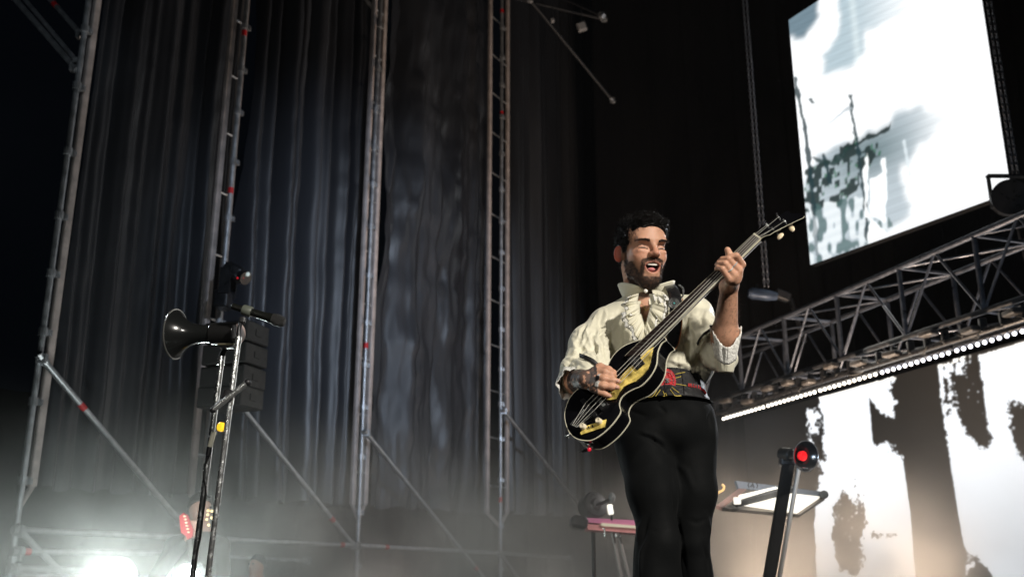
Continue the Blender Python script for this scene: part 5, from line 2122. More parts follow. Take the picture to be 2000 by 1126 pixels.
# ---- trousers
JERSEY = mat('black_trousers', (0.0026, 0.0031, 0.0034), 0.78, spec=0.12, sheen=0.02, var=0.15, vscale=12, bump=0.1, bscale=300)
KLt, KRt = PP(1287, 1060, 2.90), PP(1354, 1060, 2.96)
tr = [
    ell(PP(1302, 806, 2.99), (0.136, 0.106, 0.075), .04), ell(PP(1302, 842, 2.985), (0.148, 0.110, 0.085), .05),
    cone(PP(1256, 862, 2.965), PP(1274, 960, 2.925), 0.087, 0.069, .02), cone(PP(1274, 960, 2.925), KLt, 0.069, 0.055, .03),
    cone(PP(1348, 862, 2.98), PP(1356, 960, 2.965), 0.080, 0.062, .02), cone(PP(1356, 960, 2.965), KRt, 0.062, 0.047, .03),
    cone(KLt, AL + [0, .01, 0.03], 0.055, 0.094, .03), cone(KRt, AR + [0, .01, 0.03], 0.045, 0.090, .012),
    ell(PP(1268, 1126, 2.90), (.045, .055, .12), .03),
]


def leg_cut(p, d):
    return np.maximum(d, (STAGE + 0.045) - p[..., 2])


Vt, Ft = mesh_field(tr, 0.0048, leg_cut)
tl = [
    ([(1308, 884), (1314, 940), (1320, 1000), (1330, 1060), (1342, 1130)], 4.0, -.008),
    ([(1248, 848), (1272, 856), (1290, 868), (1302, 884)], 3.5, -.009), ([(1250, 842), (1276, 850), (1296, 864)], 4, .004),
    ([(1256, 1010), (1248, 1034), (1244, 1060)], 3.5, .006), ([(1268, 1004), (1260, 1030), (1256, 1070)], 3.5, -.004), ([(1262, 1050), (1252, 1080), (1250, 1126)], 3.5, .007),
    ([(1380, 1000), (1386, 1030), (1384, 1056)], 3.5, .006), ([(1374, 1060), (1382, 1090), (1384, 1126)], 3.5, -.006),
    ([(1286, 792), (1296, 800), (1300, 806)], 3, -.004), ([(1228, 800), (1250, 808), (1262, 812)], 3.5, -.004), ([(1396, 800), (1394, 840), (1398, 880)], 4, .004),
    ([(1320, 1010), (1326, 1050), (1336, 1090)], 4, .005), ([(1316, 900), (1340, 920), (1356, 960)], 6, .004),
    ([(1392, 796), (1384, 812), (1386, 836)], 2.4, -.005),
    ([(1344, 1014), (1362, 1020), (1380, 1012)], 4, -.003), ([(1264, 1032), (1286, 1038), (1306, 1032)], 4, -.002),
]
Vt = folds(Vt, Ft, tl)
Nt = vnormals(Vt, Ft)
q = Vt.copy()
q[:, 2] *= 0.3
Vt = Vt + Nt * (0.003 * fbm(q, 14, 3))[:, None]
trousers = mesh_np('trousers', Vt, Ft, JERSEY, parent=person)

# ---- shoes
for A_, d_ in ((AL, (-.01, -.15)), (AR, (.04, -.14))):
    sp = [ell(A_ + [0, .0, -.045], (.038, .05, .045), .03), cone(A_ + [d_[0] * .4, d_[1] * .5, -.055], A_ + [d_[0] * 1.1, d_[1] * 1.25, -.062], .036, .030, .03), cone(A_ + [0, 0, -.04], A_ + [0, 0, .06], .042, .045, .02)]
    Vx, Fx = mesh_field(sp, .005, lambda p, d: np.maximum(d, STAGE + .004 - p[..., 2]))
    mesh_np('boot', Vx, Fx, mat('boot_leather', (.01, .01, .01), .25, coat=.3), parent=person)

# ---- wide leather belt (corset)
LEA = mat('corset_leather', (0.012, 0.012, 0.013), 0.55, spec=0.3, var=0.35, vscale=25, bump=0.35, bscale=70)


def belt_pt(a, s):
    """a: angle (0 = facing the camera, + = photo right), s: 0 bottom .. 1 top"""
    cb, ct = PP(1303, 786, 2.985), PP(1300, 732, 3.02)
    c = cb * (1 - s) + ct * s
    rx = 0.124 - 0.016 * s + .005 * (2 * s - 1) ** 2
    ry = 0.112 - 0.010 * s
    z = -0.006 * (1 - math.cos(a)) * (1 - s) - 0.030 * (1 - math.cos(a)) * s
    return c + np.array([math.sin(a) * rx, -math.cos(a) * ry, z])


rows = [[belt_pt(a, s) for a in np.linspace(-math.pi, math.pi, 90)] for s in np.linspace(0, 1, 12)]
belt = sheet(rows, 'corset_belt', LEA, person, .004)
mb = MB()
for a in (R(-12), R(14), R(48), R(-45)):
    mb.path([belt_pt(a + R(2) * math.sin(s * 3), s) * 1.0 + np.array([math.sin(a), -math.cos(a), 0]) * .0055 for s in np.linspace(0, 1, 9)], 0.0016, 6)
for s in (0.03, 0.97):
    mb.path([belt_pt(a, s) + np.array([math.sin(a), -math.cos(a), 0]) * .0050 for a in np.linspace(-2.2, 2.2, 50)], 0.0018, 6)
mb.build('seams', LEA, belt)


def hit_belt(px, py, off=0.006):
    d = ray(px, py)
    best = None
    for a in np.linspace(-1.5, 1.5, 151):
        for s in np.linspace(0, 1, 41):
            p = belt_pt(a, s)
            rel = p - np.array([0, 0, CAMZ])
            cp, sp_ = math.cos(PITCH), math.sin(PITCH)
            dep = rel[1] * cp + rel[2] * sp_
            X_ = 1000 + FPX * rel[0] / dep
            Y_ = 563 - FPX * (-rel[1] * sp_ + rel[2] * cp) / dep
            e = (X_ - px) ** 2 + (Y_ - py) ** 2
            if best is None or e < best[0]:
                best = (e, a, s)
    a, s = best[1], best[2]
    return belt_pt(a, s) + np.array([math.sin(a), -math.cos(a), 0]) * off, np.array([math.sin(a), -math.cos(a), 0])


EMB = mat('red_embroidery', (0.55, 0.012, 0.02), .5, var=.3, vscale=120, bump=.4, bscale=200)
GOLD = mat('gold_thread', (0.75, 0.58, 0.12), .35, .3)
SILB = mat('silver_beads', (0.75, 0.72, 0.72), .2, .8)
c0, n0 = hit_belt(1303, 744, .006)
c0, n0 = Vector(c0), Vector(n0)
tu = Vector((0, 0, 1)).cross(n0).normalized()
tv = n0.cross(tu).normalized()
if tv.z < 0:
    tv, tu = -tv, -tu
ME = Matrix((tu, tv, n0)).transposed()
em = MB()
for (r_, h_) in ((1.0, 0),):
    ringp = [c0 + tu * (0.026 * math.cos(t)) + tv * (0.036 * math.sin(t)) for t in np.linspace(0, 6.283, 33)[:-1]]
    em.prism([p + n0 * .004 for p in ringp], -n0 * .006)
emb = em.build('emblem', EMB, belt)
mb = MB()
for t in np.linspace(0, 6.283, 23)[:-1]:
    mb.ball(c0 + tu * (0.019 * math.cos(t)) + tv * (0.027 * math.sin(t)) + n0 * .005, .0023, 6)
for (x_, y_) in ((-.010, .0), (-.005, .005), (0, .0065), (.005, .005), (.010, 0), (-.005, -.004), (0, -.0055), (.005, -.004)):
    mb.ball(c0 + tu * x_ + tv * y_ + n0 * .0055, .0027, 6)
mb.ball(c0 + n0 * .006, .0048, 8)
for k in range(3):
    mb.path([c0 + tu * (-.006 + .006 * k) + tv * -.018 + n0 * .006, c0 + tu * (-.008 + .008 * k) + tv * -.034 + n0 * .006], .0011, 5)
mb.build('beads', SILB, emb)
for poly in ([(1318, 731), (1328, 729), (1336, 727)], [(1318, 739), (1328, 736)], [(1316, 749), (1328, 751), (1338, 753)], [(1312, 757), (1320, 763), (1325, 767)], [(1308, 761), (1315, 770), (1318, 777), (1329, 785)],
             [(1296, 764), (1298, 774), (1295, 787)], [(1290, 761), (1284, 772), (1281, 779)], [(1286, 757), (1276, 773), (1268, 786)], [(1301, 768), (1302, 776)], [(1280, 752), (1270, 762)]):
    pts = [Vector(hit_belt(x_, y_, .0062)[0]) for x_, y_ in poly]
    MB().path(spline(pts, 5), .0011, 5).build('embroidered_ray', GOLD, belt)
# label with red stitched letters
lp = [hit_belt(x_, y_, .006) for (x_, y_) in ((1341, 752), (1350, 754), (1360, 757), (1369, 762), (1374, 768))]
rows = [[lp[i][0] + np.array([0, 0, s]) for i in range(5)] for s in (-.008, 0, .008)]
lab = sheet(rows, 'belt_label', mat('grey_ribbon', (.05, .045, .045), .5), belt, .0015)
mb = MB()
for k in range(9):
    t = (k + .5) / 9
    i = min(int(t * 4), 3)
    c_ = Vector(lp[i][0]).lerp(Vector(lp[i + 1][0]), t * 4 - i) + Vector(lp[i][1]) * .0028 + Vector((0, 0, .001))
    dx = (Vector(lp[i + 1][0]) - Vector(lp[i][0])).normalized()
    h_ = .0042
    pat = [[(-1, -1), (-1, 1), (1, 1), (1, -1), (-1, -1)], [(1, 1), (-1, 1), (-1, 0), (1, 0), (1, -1), (-1, -1)], [(1, 1), (-1, .6), (.8, 0), (-1, -.6), (1, -1)], [(-1, -1), (0, 1), (1, -1), (.5, 0), (-.5, 0)],
           [(-1, .9), (1, .9), (0, .9), (0, -1)], [(-1, -1), (-1, 1), (1, .6), (-1, 0), (1, -1)], [(-1, -1), (0, 1), (1, -1)], [(-1, 1), (0, -.2), (1, 1), (0, -.2), (0, -1)], [(-1, -1), (-1, 1), (1, -1), (1, 1)]][k]
    mb.path([c_ + dx * (a_ * h_ * .55) + Vector((0, 0, b_ * h_)) for a_, b_ in pat], .0010, 5)
mb.build('stitched_letters', mat('red_thread', (.7, .02, .03), .5), lab)

# ---- strap over the photo right shoulder
def strap_row(pts, w, name, m, thick=.003):
    P3 = spline([P(*p) for p in pts], 6)
    rows = []
    for s in (-1, -.5, 0, .5, 1):
        row = []
        for i, p in enumerate(P3):
            t = (P3[min(i + 1, len(P3) - 1)] - P3[max(i - 1, 0)]).normalized()
            nn = Vector((0, -1, 0.2)).normalized()
            sd = t.cross(nn).normalized()
            row.append(np.array(p + sd * (w * s)))
        rows.append(row)
    return sheet(rows, name, m, bass, thick)


strap_row([(1304, 553, 3.06), (1312, 562, 2.985), (1319, 582, 2.935), (1320, 610, 2.905), (1318, 640, 2.885), (1313, 668, 2.86), (1306, 682, 2.83)], .0190, 'strap', STRAP)
strap_row([(1328, 566, 2.972), (1333, 582, 2.945), (1333, 610, 2.905), (1331, 640, 2.885), (1326, 668, 2.862), (1317, 684, 2.835)][1:], .0012, 'strap_piping', mat('orange_piping', (.35, .13, .05), .5))
cc = P(1316, 593, 2.917)
co = MB().lathe(cc, (0, -1, -.1), [(0, .0185), (.003, .0185), (.005, .016), (.006, .006), (.007, .004)], 24).build('concho', mat('dark_silver', (.16, .16, .16), .3, .8, bump=.8, bscale=400), bass)
mb = MB()
for rr_, nn_ in ((.0150, 20), (.0095, 12)):
    for t in np.linspace(0, 6.283, nn_ + 1)[:-1]:
        mb.ball(cc + Vector((rr_ * math.cos(t), -.0055, rr_ * math.sin(t))), .0012, 6)
mb.build('studs', SILV, co)
MB().ball(cc + Vector((0, -.007, 0)), .003, 8).build('turquoise', mat('turquoise', (.1, .5, .5), .3), co)
# buckle loop
MB().path(spline([P(1326, 556, 3.0), P(1334, 563, 2.97), P(1334, 576, 2.955), P(1329, 582, 2.95)], 6), .0028, 8).build('strap_loop', mat('dark_silver'), bass)
# necklace
MB().path(spline([P(1251, 590, 2.985), P(1257, 598, 2.975), P(1262, 606, 2.972), P(1268, 600, 2.98)], 6), .0007, 5).build('necklace', GOLD, person)
# ================================================================== STANDS, MEGAPHONES, KEYBOARDS, BACKGROUND MUSICIANS
def foot_of(a, b, z):
    """continue the line a->b down to height z"""
    a, b = Vector(a), Vector(b)
    d = b - a
    return a + d * ((z - a.z) / d.z)


def stand_base(c, t, r=0.14):
    MB().lathe(c, (0, 0, 1), [(0.0, r), (0.012, r), (0.02, r * .9), (0.03, 0.03), (0.05, 0.018)], 28).build('base', BLACKM, t)


YM = 3.25
# --- stand with microphone (photo right tube)
top = P(466, 660, YM)
low = P(407, 1120, YM)
ft = foot_of(top, low, STAGE)
t = thing('microphone_stand', 'taller chrome stand with a cross clamp, carrying the microphone', 'microphone stand', ft)
stand_base(ft, t)
MB().tube(top, ft, 0.0098, n=16).build('tube', CHROME, t)
MB().lathe(top, (top - ft), [(-.02, .0115), (.004, .0115), (.006, .009)], 16).build('collar', CHROME, t)
MB().path([top, P(467, 640, YM), P(471, 628, YM), P(478, 620, YM)], [.0085, .0075, .007, .0075], 12).build('swivel', BLACKM, t)
MB().rbox(P(474, 625, YM), (.022, .022, .022), .005).build('swivel_joint', BLACKM, t)
cl = P(447, 772, YM)
MB().rbox(cl, (.036, .04, .038), .008, Matrix.Rotation(R(20), 3, 'Y')).build('clamp', BLACKM, t)
k = MB().tube(P(417, 799, YM - .03), P(483, 747, YM - .03), 0.0095, n=14).build('cross_bar', CHROME, t)
MB().ball(P(484, 746, YM - .03), .0125, 12).build('end_cap', BLACKM, k)
MB().ball(P(416, 800, YM - .03), .011, 12).build('end_cap', BLACKM, k)
MB().tube(P(453, 776, YM), P(451, 790, YM), .008, n=10).build('wing_screw', CHROME, t)

# microphone, lying in its clip
ma, mb_ = P(452, 597, YM), P(532, 622, YM)
t = thing('microphone', 'slim black microphone pointing right on top of the chrome stand', 'microphone', P(478, 608, YM))
ax = (mb_ - ma)
Lm = ax.length
MB().lathe(ma, ax, [(0, .006), (.004, .0105), (Lm * .25, .0115), (Lm * .8, .0145), (Lm, .0175), (Lm + .004, .019)], 20).build('body', mat('dark_green_metal', (.03, .032, .028), .22, .7), t)
hd = P(532, 622, YM)
axn = ax.normalized()
MB().lathe(hd, axn, [(0, .019), (.012, .0205), (.016, .022), (.020, .0205), (.034, .0195), (.044, .014), (.047, .004)], 20).build('grille', mat('black_grille', (.03, .03, .03), .5, .4, bump=.8, bscale=400), t)
cp = MB().lathe(ma + axn * Lm * .28, axn, [(0, .0165), (.004, .0180), (.028, .0185), (.032, .017)], 18).build('clip', mat('grey_green_plastic', (.10, .11, .09), .4), t)
# --- stand with megaphone (photo left tube)
top = P(434, 696, YM + .12)
low = P(378, 1110, YM + .12)
ft = foot_of(top, low, STAGE)
t = thing('megaphone_stand', 'shorter chrome stand with taped cable, holding the megaphone', 'microphone stand', ft)
stand_base(ft, t)
MB().tube(top, ft, 0.0098, n=16).build('tube', CHROME, t)
MB().path([P(432, 697, YM + .12), P(438, 684, YM + .11), P(443, 674, YM + .10), P(444, 655, YM + .08)], [.0105, .009, .0085, .008], 12).build('neck', BLACKM, t)
MB().tube(P(433, 695, YM + .12), P(431, 712, YM + .12), .0125, n=14).build('collar', CHROME, t)
MB().tube(P(405, 905, YM + .12), P(403, 918, YM + .12), .0118, n=14).build('collar', CHROME, t)
mm = MB().tube(P(418, 842, YM + .10), P(410, 872, YM + .10), .0085, n=12).build('white_tape', mat('white_tape', (.75, .72, .58), .5), t)
MB().tube(P(409, 874, YM + .10), P(407, 888, YM + .10), .009, n=12).build('cable_plug', BLACKM, t)
cb = spline([P(408, 888, YM + .10), P(401, 905, YM + .1), P(398, 930, YM + .1), P(402, 960, YM + .1), P(396, 1010, YM + .1), P(392, 1045, YM + .1), P(383, 1085, YM + .1), P(380, 1126, YM + .1)], 8)
MB().path(cb, .0032, 8).build('cable', RUBBER, t)
o = MB().lathe(P(432, 833, YM + .5), (-.6, -1, 0), [(-.01, .012), (-.006, .0175), (.006, .0175), (.01, .012)], 16).build('yellow_tape_ring', mat('yellow_tape', (.8, .4, .02), .3, emit=(1, .62, .03), estr=1.0), None, origin=P(432, 833, YM + .5))  # ring of yellow tape, its glow is added
tag(o, 'small yellow tape ring with an added glow between the two chrome stands', 'tape ring')


def megaphone(c_bell, c_back, r_bell, name, label, flare=True, red=False):
    a, b = Vector(c_bell), Vector(c_back)
    ax = (b - a)
    L_ = ax.length
    t = thing(name, label, 'megaphone', (a + b) / 2)
    prof = []
    n = 16
    for i in range(n + 1):
        s_ = i / n
        prof.append((L_ * .55 * s_, r_bell * (0.36 + .64 * (1 - s_) ** 3.2)))
    outer = [(h, r_) for h, r_ in prof]
    inner = [(h + .002, r_ - .003) for h, r_ in prof][::-1]
    MB().lathe(a, ax, [(inner[0][0], .001)] + inner + outer + [(L_ * .55, .001)], 40).build('bell', mat('black_horn', (.012, .013, .013), .22, coat=.5), t)
    rim = [a + (ax.normalized().orthogonal().normalized() * math.cos(q) + ax.normalized().cross(ax.normalized().orthogonal().normalized()) * math.sin(q)) * r_bell for q in np.linspace(0, 6.2832, 41)]
    MB().path(rim, .0028, 8, caps=False).build('rim', mat('horn_rim', (.22, .22, .21), .25, .6), t)
    MB().lathe(a + ax * .53, ax, [(0, r_bell * .34), (.01, r_bell * .44), (L_ * .40, r_bell * .46), (L_ * .43, r_bell * .40)], 32).build('barrel', mat('black_plastic', (.012, .012, .012), .35, coat=.2), t)
    if red:
        MB().lathe(a + ax * .10, ax, [(0.006, .001), (.004, r_bell * .2), (.001, r_bell * .33), (.02, r_bell * .30), (.021, .001)], 24).build('red_diaphragm', mat('red_glow_plastic', (.6, .01, .01), .3, emit=(1, .02, .03), estr=.65, var=.3, vscale=60), t)
    else:
        MB().lathe(a + ax * .955, ax, [(0, r_bell * .40), (L_ * .03, r_bell * .43), (L_ * .07, r_bell * .30), (L_ * .085, .004)], 28).build('back_cap', mat('pale_cap', (.55, .42, .38), .4), t)
    return t, ax


mg, ax = megaphone(P(344, 652, 3.38), P(470, 651, 3.34), .087, 'megaphone', 'large black megaphone with a flaring bell pointing left, above the chrome stands')
MB().tube(P(425, 672, 3.30), P(470, 671, 3.30), .0035, n=8).build('handle_rail', mat('brass_rail', (.5, .45, .3), .25, .8), mg)
MB().rbox(P(444, 676, 3.32), (.05, .03, .014), .004).build('mount_bracket', BLACKM, mg)
MB().rbox(P(457, 648, 3.27), (.014, .012, .05), .004).build('side_buckle', BLACKM, mg)

# --- dark stand with red-glowing horn at the right, tilted keyboard
YK = 6.4
top = P(1545, 905, 5.6)
low = P(1508, 1126, 5.6)
t = thing('horn_stand', 'thick dark slanting stand in front of the tilted keyboard, with a pale lit edge', 'microphone stand', foot_of(top, low, STAGE))
ft = foot_of(top, low, STAGE)
ux = Vector((1, 0, 0))
up_ = (top - ft).normalized()
Mq = Matrix((ux, up_.cross(ux).normalized() * 1.0, up_)).transposed()
MB().rbox((top + ft) / 2 + Vector((-.015, 0, 0)), (.066, .05, (top - ft).length), .012, Mq).build('column', mat('matte_black_paint', (.010, .010, .010), .8, spec=.15), t)
MB().tube(top + Vector((.048, -.0, 0)), foot_of(P(1554, 910, 5.6), P(1519, 1126, 5.6), STAGE + .02), .012, n=12).build('tube', mat('pale_painted_tube', (.62, .60, .56), .35, .3), t)
stand_base(ft, t, .2)
MB().rbox(P(1538, 900, 5.6), (.09, .06, .05), .012).build('swivel', BLACKM, t)
hn, _ = megaphone(P(1574, 890, 5.42), P(1525, 886, 5.62), .082, 'horn', 'dark horn with a glowing red centre on the thick slanting stand', red=True)
hn['category'] = 'horn'
MB().ball(P(1564, 866, 5.5), .008, 10).build('screw', CHROME, hn)
MB().rbox(P(1572, 914, 5.45), (.03, .02, .008), .002).build('clip', CHROME, hn)

KEYW = mat('white_panel_added_glow', (.8, .78, .7), .4, emit=(1.0, .95, .82), estr=1.3)  # emission stands in for light reflected by the white underside
PALE = mat('pale_blue_panel', (.32, .36, .42), .5, var=.15)
PINKE = mat('pink_wood', (.50, .30, .25), .5, var=.2)
t = thing('keyboard', 'tilted synthesizer seen from below, with bright underside and a pale front strip marked (A)', 'keyboard', P(1505, 975, YK))


def quadslab(name, cs, th, m, par):
    p = [Vector(q) for q in cs]
    n = (p[1] - p[0]).cross(p[3] - p[0]).normalized()
    return MB().prism(p, n * th).build(name, m, par, smooth=False)


A0, A1 = P(1438, 939, 6.5), P(1610, 962, 7.0)     # far upper edge
B0, B1 = P(1401, 986, 5.9), P(1560, 1003, 6.3)    # near lower edge
quadslab('front_strip', [P(1438, 938, 6.5), P(1612, 960, 7.0), P(1614, 971, 7.0), P(1443, 953, 6.5)], .02, PALE, t)
quadslab('end_cheek', [P(1443, 953, 6.5), P(1458, 954, 6.52), P(1410, 990, 5.92), P(1399, 986, 5.9)], .02, PINKE, t)
quadslab('underside', [P(1455, 954.5, 6.54), P(1612, 971, 7.02), P(1562, 1004, 6.35), P(1412, 991, 5.94)], .02, mat('grey_underside', (.22, .19, .16), .6, var=.2), t)
quadslab('underside_panel', [P(1452, 987, 6.05), P(1545, 966, 6.72), P(1600, 972, 6.95), P(1556, 1002, 6.26)], -.012, KEYW, t)
quadslab('underside_slat', [P(1440, 975, 6.05), P(1512, 958, 6.5), P(1520, 961, 6.5), P(1444, 981, 6.0)], -.03, KEYW, t)
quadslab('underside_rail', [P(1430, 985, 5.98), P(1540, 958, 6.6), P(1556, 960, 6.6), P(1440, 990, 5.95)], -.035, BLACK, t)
MB().rbox(P(1440, 977, 5.9), (.04, .03, .04), .006).build('rubber_foot', KEYW, t)  # foot shares the added glow of the underside
MB().lathe(P(1606, 966, 6.98), (0, -1, 0), [(0, .02), (.02, .028), (.05, .028), (.055, .02)], 18).build('end_knob', mat('grey_plastic', (.16, .17, .17), .4), t)
# marking (A)
mb = MB()
cA = lambda x_, y_: P(x_, y_, 6.53 + (x_ - 1460) * .0029 - .035)
mb.path([cA(1463, 942), cA(1461, 946), cA(1463, 951)], .0035, 5)
mb.path([cA(1466, 950), cA(1470, 943), cA(1473, 951)], .0035, 5)
mb.path([cA(1467, 948), cA(1472, 948)], .0030, 5)
mb.path([cA(1477, 943), cA(1480, 947), cA(1478, 952)], .0035, 5)
mb.build('marking', BLACK, t)
# keyboard stand
MB().tube(P(1532, 985, 6.3), foot_of(P(1532, 985, 6.3), P(1512, 1100, 6.3), STAGE), .014).build('support_leg', BLACKM, t)
# curly cable end, the orange light on it put in as emission
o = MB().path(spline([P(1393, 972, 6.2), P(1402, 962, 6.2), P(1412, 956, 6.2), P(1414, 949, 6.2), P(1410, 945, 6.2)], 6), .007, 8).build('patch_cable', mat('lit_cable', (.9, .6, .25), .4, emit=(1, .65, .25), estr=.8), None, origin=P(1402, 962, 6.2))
tag(o, 'short curly cable with added orange glow just right of the performer hip', 'cable')

# --- pink keyboard on its stand
YP = 6.6
t = thing('keyboard', 'pinkish keyboard on a thin stand, left of the performer legs', 'keyboard', P(1190, 1020, YP))
PK = mat('pink_panel', (.75, .25, .45), .4, var=.15)
quadslab('top_panel', [P(1143, 1010, YP), P(1262, 1016, YP), P(1262, 1026, YP), P(1143, 1019, YP)], .25, PK, t)
quadslab('key_slip', [P(1175, 1020, YP - .02), P(1262, 1027, YP - .02), P(1262, 1032, YP - .02), P(1175, 1026, YP - .02)], .25, mat('cream_keys', (.7, .65, .5), .4, emit=(1, .9, .65), estr=.25), t)
quadslab('lower_panel', [P(1146, 1022, YP), P(1262, 1033, YP), P(1262, 1042, YP), P(1148, 1033, YP)], .25, mat('rose_panel', (.75, .30, .30), .5, var=.2), t)
MB().rbox(P(1130, 1020, YP + .05), (.11, .25, .08), .03, Matrix.Rotation(R(10), 3, 'Y')).build('end_block', BLACKM, t)
for (x0, x1) in ((1196, 1213), (1207, 1228)):
    MB().tube(P(x0, 1038, YP + .1), foot_of(P(x0, 1038, YP + .1), P(x1, 1126, YP + .1), STAGE), .012).build('stand_leg', mat('grey_leg', (.3, .28, .27), .4, .3), t)
MB().rbox(P(1207, 1044, YP + .05), (.04, .04, .03), .008).build('stand_head', CHROME, t)
MB().tube(P(1180, 1030, YP), P(1182, 1046, YP), .006).build('hook', CHROME, t)
t = thing('desk_lamp', 'bright small white lamp head above the pink keyboard', 'desk lamp', P(1192, 990, YP))
MB().rbox(P(1192, 994, YP), (.035, .03, .065), .008, Matrix.Rotation(R(-8), 3, 'Y')).build('lit_head', mat('desk_lamp_glow', (.9, .9, .85), .4, emit=(1, .97, .85), estr=1.2), t)
MB().ball(P(1195, 971, YP), .026, 12, (.9, .9, 1.3)).build('shade', mat('grey_plastic'), t)
MB().tube(P(1194, 984, YP), P(1195, 1015, YP), .007).build('stem', BLACKM, t)
t = thing('fan', 'dark round drum shape behind the pink keyboard', 'fan', P(1158, 985, YP + .25))
MB().lathe(P(1158, 988, YP + .25), (.5, -1, .3), [(-.06, .06), (-.05, .088), (.04, .09), (.05, .08), (.045, .04), (.06, .03)], 28).build('housing', BLACKM, t)
MB().path([P(1166, 985, YP + .1), P(1180, 980, YP), P(1190, 975, YP)], .012, 8).build('arm', BLACKM, t)
MB().tube(P(1158, 998, YP + .25), drop(P(1158, 998, YP + .25), STAGE), .015).build('post', BLACKM, t)


# --- background musician with red guitar headstock, and the stagehand
def figure(px, py, Y, scale, name, label, haircol, shirt_col, face_dir, armup=None, cat='person', skin=(.42, .25, .19)):
    c = np.array(P(px, py, Y))
    s_ = scale
    top_ = c
    zf = STAGE
    sh = c + np.array([0, 0.01, -.24]) * s_
    hip = c + np.array([0, 0.02, -.78]) * s_
    pr = [ell(c, np.array([.078, .098, .105]) * s_, .02), ell(c + np.array([face_dir[0] * .035, face_dir[1] * .035, -.05]) * s_, np.array([.058, .062, .075]) * s_, .03),
          ell(c + np.array([face_dir[0] * .105, face_dir[1] * .105, -.02]) * s_, np.array([.014, .014, .018]) * s_, .015),
          cone(c + np.array([0, .01, -.08]) * s_, sh, .052 * s_, .062 * s_, .03), cone(sh, hip, .13 * s_, .12 * s_, .05)]
    kn = hip + np.array([0, -.03, -.42]) * s_
    for q in (-1, 1):
        shq = sh + np.array([.17 * q, 0, -.02]) * s_
        pr.append(cone(shq, sh, .055 * s_, .06 * s_, .03))
        if armup is not None and q == armup[0]:
            el_ = shq + np.array([.05 * q, -.16, -.22]) * s_
            hd_ = np.array(armup[1])
        else:
            el_ = shq + np.array([.05 * q, .02, -.28]) * s_
            hd_ = el_ + np.array([-.12 * q, -.20, -.05]) * s_
        pr += [cone(shq, el_, .045 * s_, .038 * s_, .03), cone(el_, hd_, .036 * s_, .025 * s_, .02), ell(hd_, np.array([.036, .03, .045]) * s_, .02)]
        for k_ in range(4):
            pr.append(cone(hd_ + np.array([-.02 + .013 * k_, -.01, .02]) * s_, hd_ + np.array([-.03 + .016 * k_, -.03, .075]) * s_, .0095 * s_, .007 * s_, .006))
        pr += [cone(hip + np.array([.08 * q, 0, 0]) * s_, kn + np.array([.09 * q, 0, 0]) * s_, .08 * s_, .055 * s_, .03)]
        ank = np.array([kn[0] + .10 * q * s_, kn[1] + .02, zf + .09])
        pr += [cone(kn + np.array([.09 * q, 0, 0]) * s_, ank, .052 * s_, .036 * s_, .03), cone(ank, ank + np.array([0, -.15, -.05]), .034, .028, .02)]
    Vf, Ff = mesh_field(pr, .011)
    t = thing(name, label, cat, (c[0], c[1], STAGE))
    bcol = np.tile(np.array([skin]), (len(Vf), 1)) * (1 + .1 * fbm(Vf, 20, 2))[:, None]
    o_ = mesh_np('body', Vf, Ff, mat('skin'), parent=t)
    colour(o_, bcol)
    cl_ = [cone(sh + np.array([0, 0, -.03]) * s_, hip, .15 * s_, .14 * s_, .05)]
    for q in (-1, 1):
        shq = sh + np.array([.17 * q, 0, -.02]) * s_
        el_ = shq + (np.array([.05 * q, -.16, -.22]) if armup is not None and q == armup[0] else np.array([.05 * q, .02, -.28])) * s_
        cl_ += [cone(shq, sh, .066 * s_, .07 * s_, .03), cone(shq, el_, .058 * s_, .05 * s_, .03)]
        if armup is not None and q == armup[0]:
            cl_.append(cone(el_, el_ * .25 + np.array(armup[1]) * .75, .05 * s_, .042 * s_, .03))
    Vc, Fc = mesh_field(cl_, .012)
    mesh_np('shirt', Vc, Fc, mat(name + '_shirt', shirt_col, .8, var=.2), parent=t)
    tr_ = []
    for q in (-1, 1):
        tr_ += [cone(hip + np.array([.07 * q, 0, 0]) * s_, kn + np.array([.09 * q, 0, 0]) * s_, .098 * s_, .07 * s_, .03), cone(kn + np.array([.09 * q, 0, 0]) * s_, np.array([kn[0] + .10 * q * s_, kn[1] + .02, zf + .1]), .068 * s_, .06 * s_, .03)]
    Vc, Fc = mesh_field(tr_, .013)
    mesh_np('trousers', Vc, Fc, mat('dark_denim', (.02, .022, .03), .8, var=.2), parent=t)
    hc_ = [ell(c + np.array([-face_dir[0] * .012, -face_dir[1] * .012, .022]) * s_, np.array([.088, .106, .102]) * s_, .02)]

    def hcut(p, d):
        q_ = p - c
        f_ = q_[..., 0] * face_dir[0] + q_[..., 1] * face_dir[1]
        return np.maximum(d - .006 * fbm(p, 40, 3), (f_ - .02 * s_ - np.clip(q_[..., 2] - .02 * s_, -.2, 1) * 1.5) * .6)
    Vc, Fc = mesh_field(hc_, .007, hcut)
    mesh_np('hair', Vc, Fc, mat(name + '_hair', haircol, .5), parent=t)
    for q in (-1, 1):
        perp = np.array([-face_dir[1], face_dir[0]])
        e = c + np.array([face_dir[0] * .092 + perp[0] * .03 * q, face_dir[1] * .092 + perp[1] * .03 * q, .008]) * s_
        MB().ball(e, .011 * s_, 8).build('eye', mat('dark_eye', (.03, .02, .02), .3), t)
    m_ = c + np.array([face_dir[0] * .098, face_dir[1] * .098, -.062]) * s_
    MB().ball(m_, 1.0, 8, (.02 * s_, .008 * s_, .006 * s_)).build('mouth', mat('lip', (.35, .12, .1), .4), t)
    return t


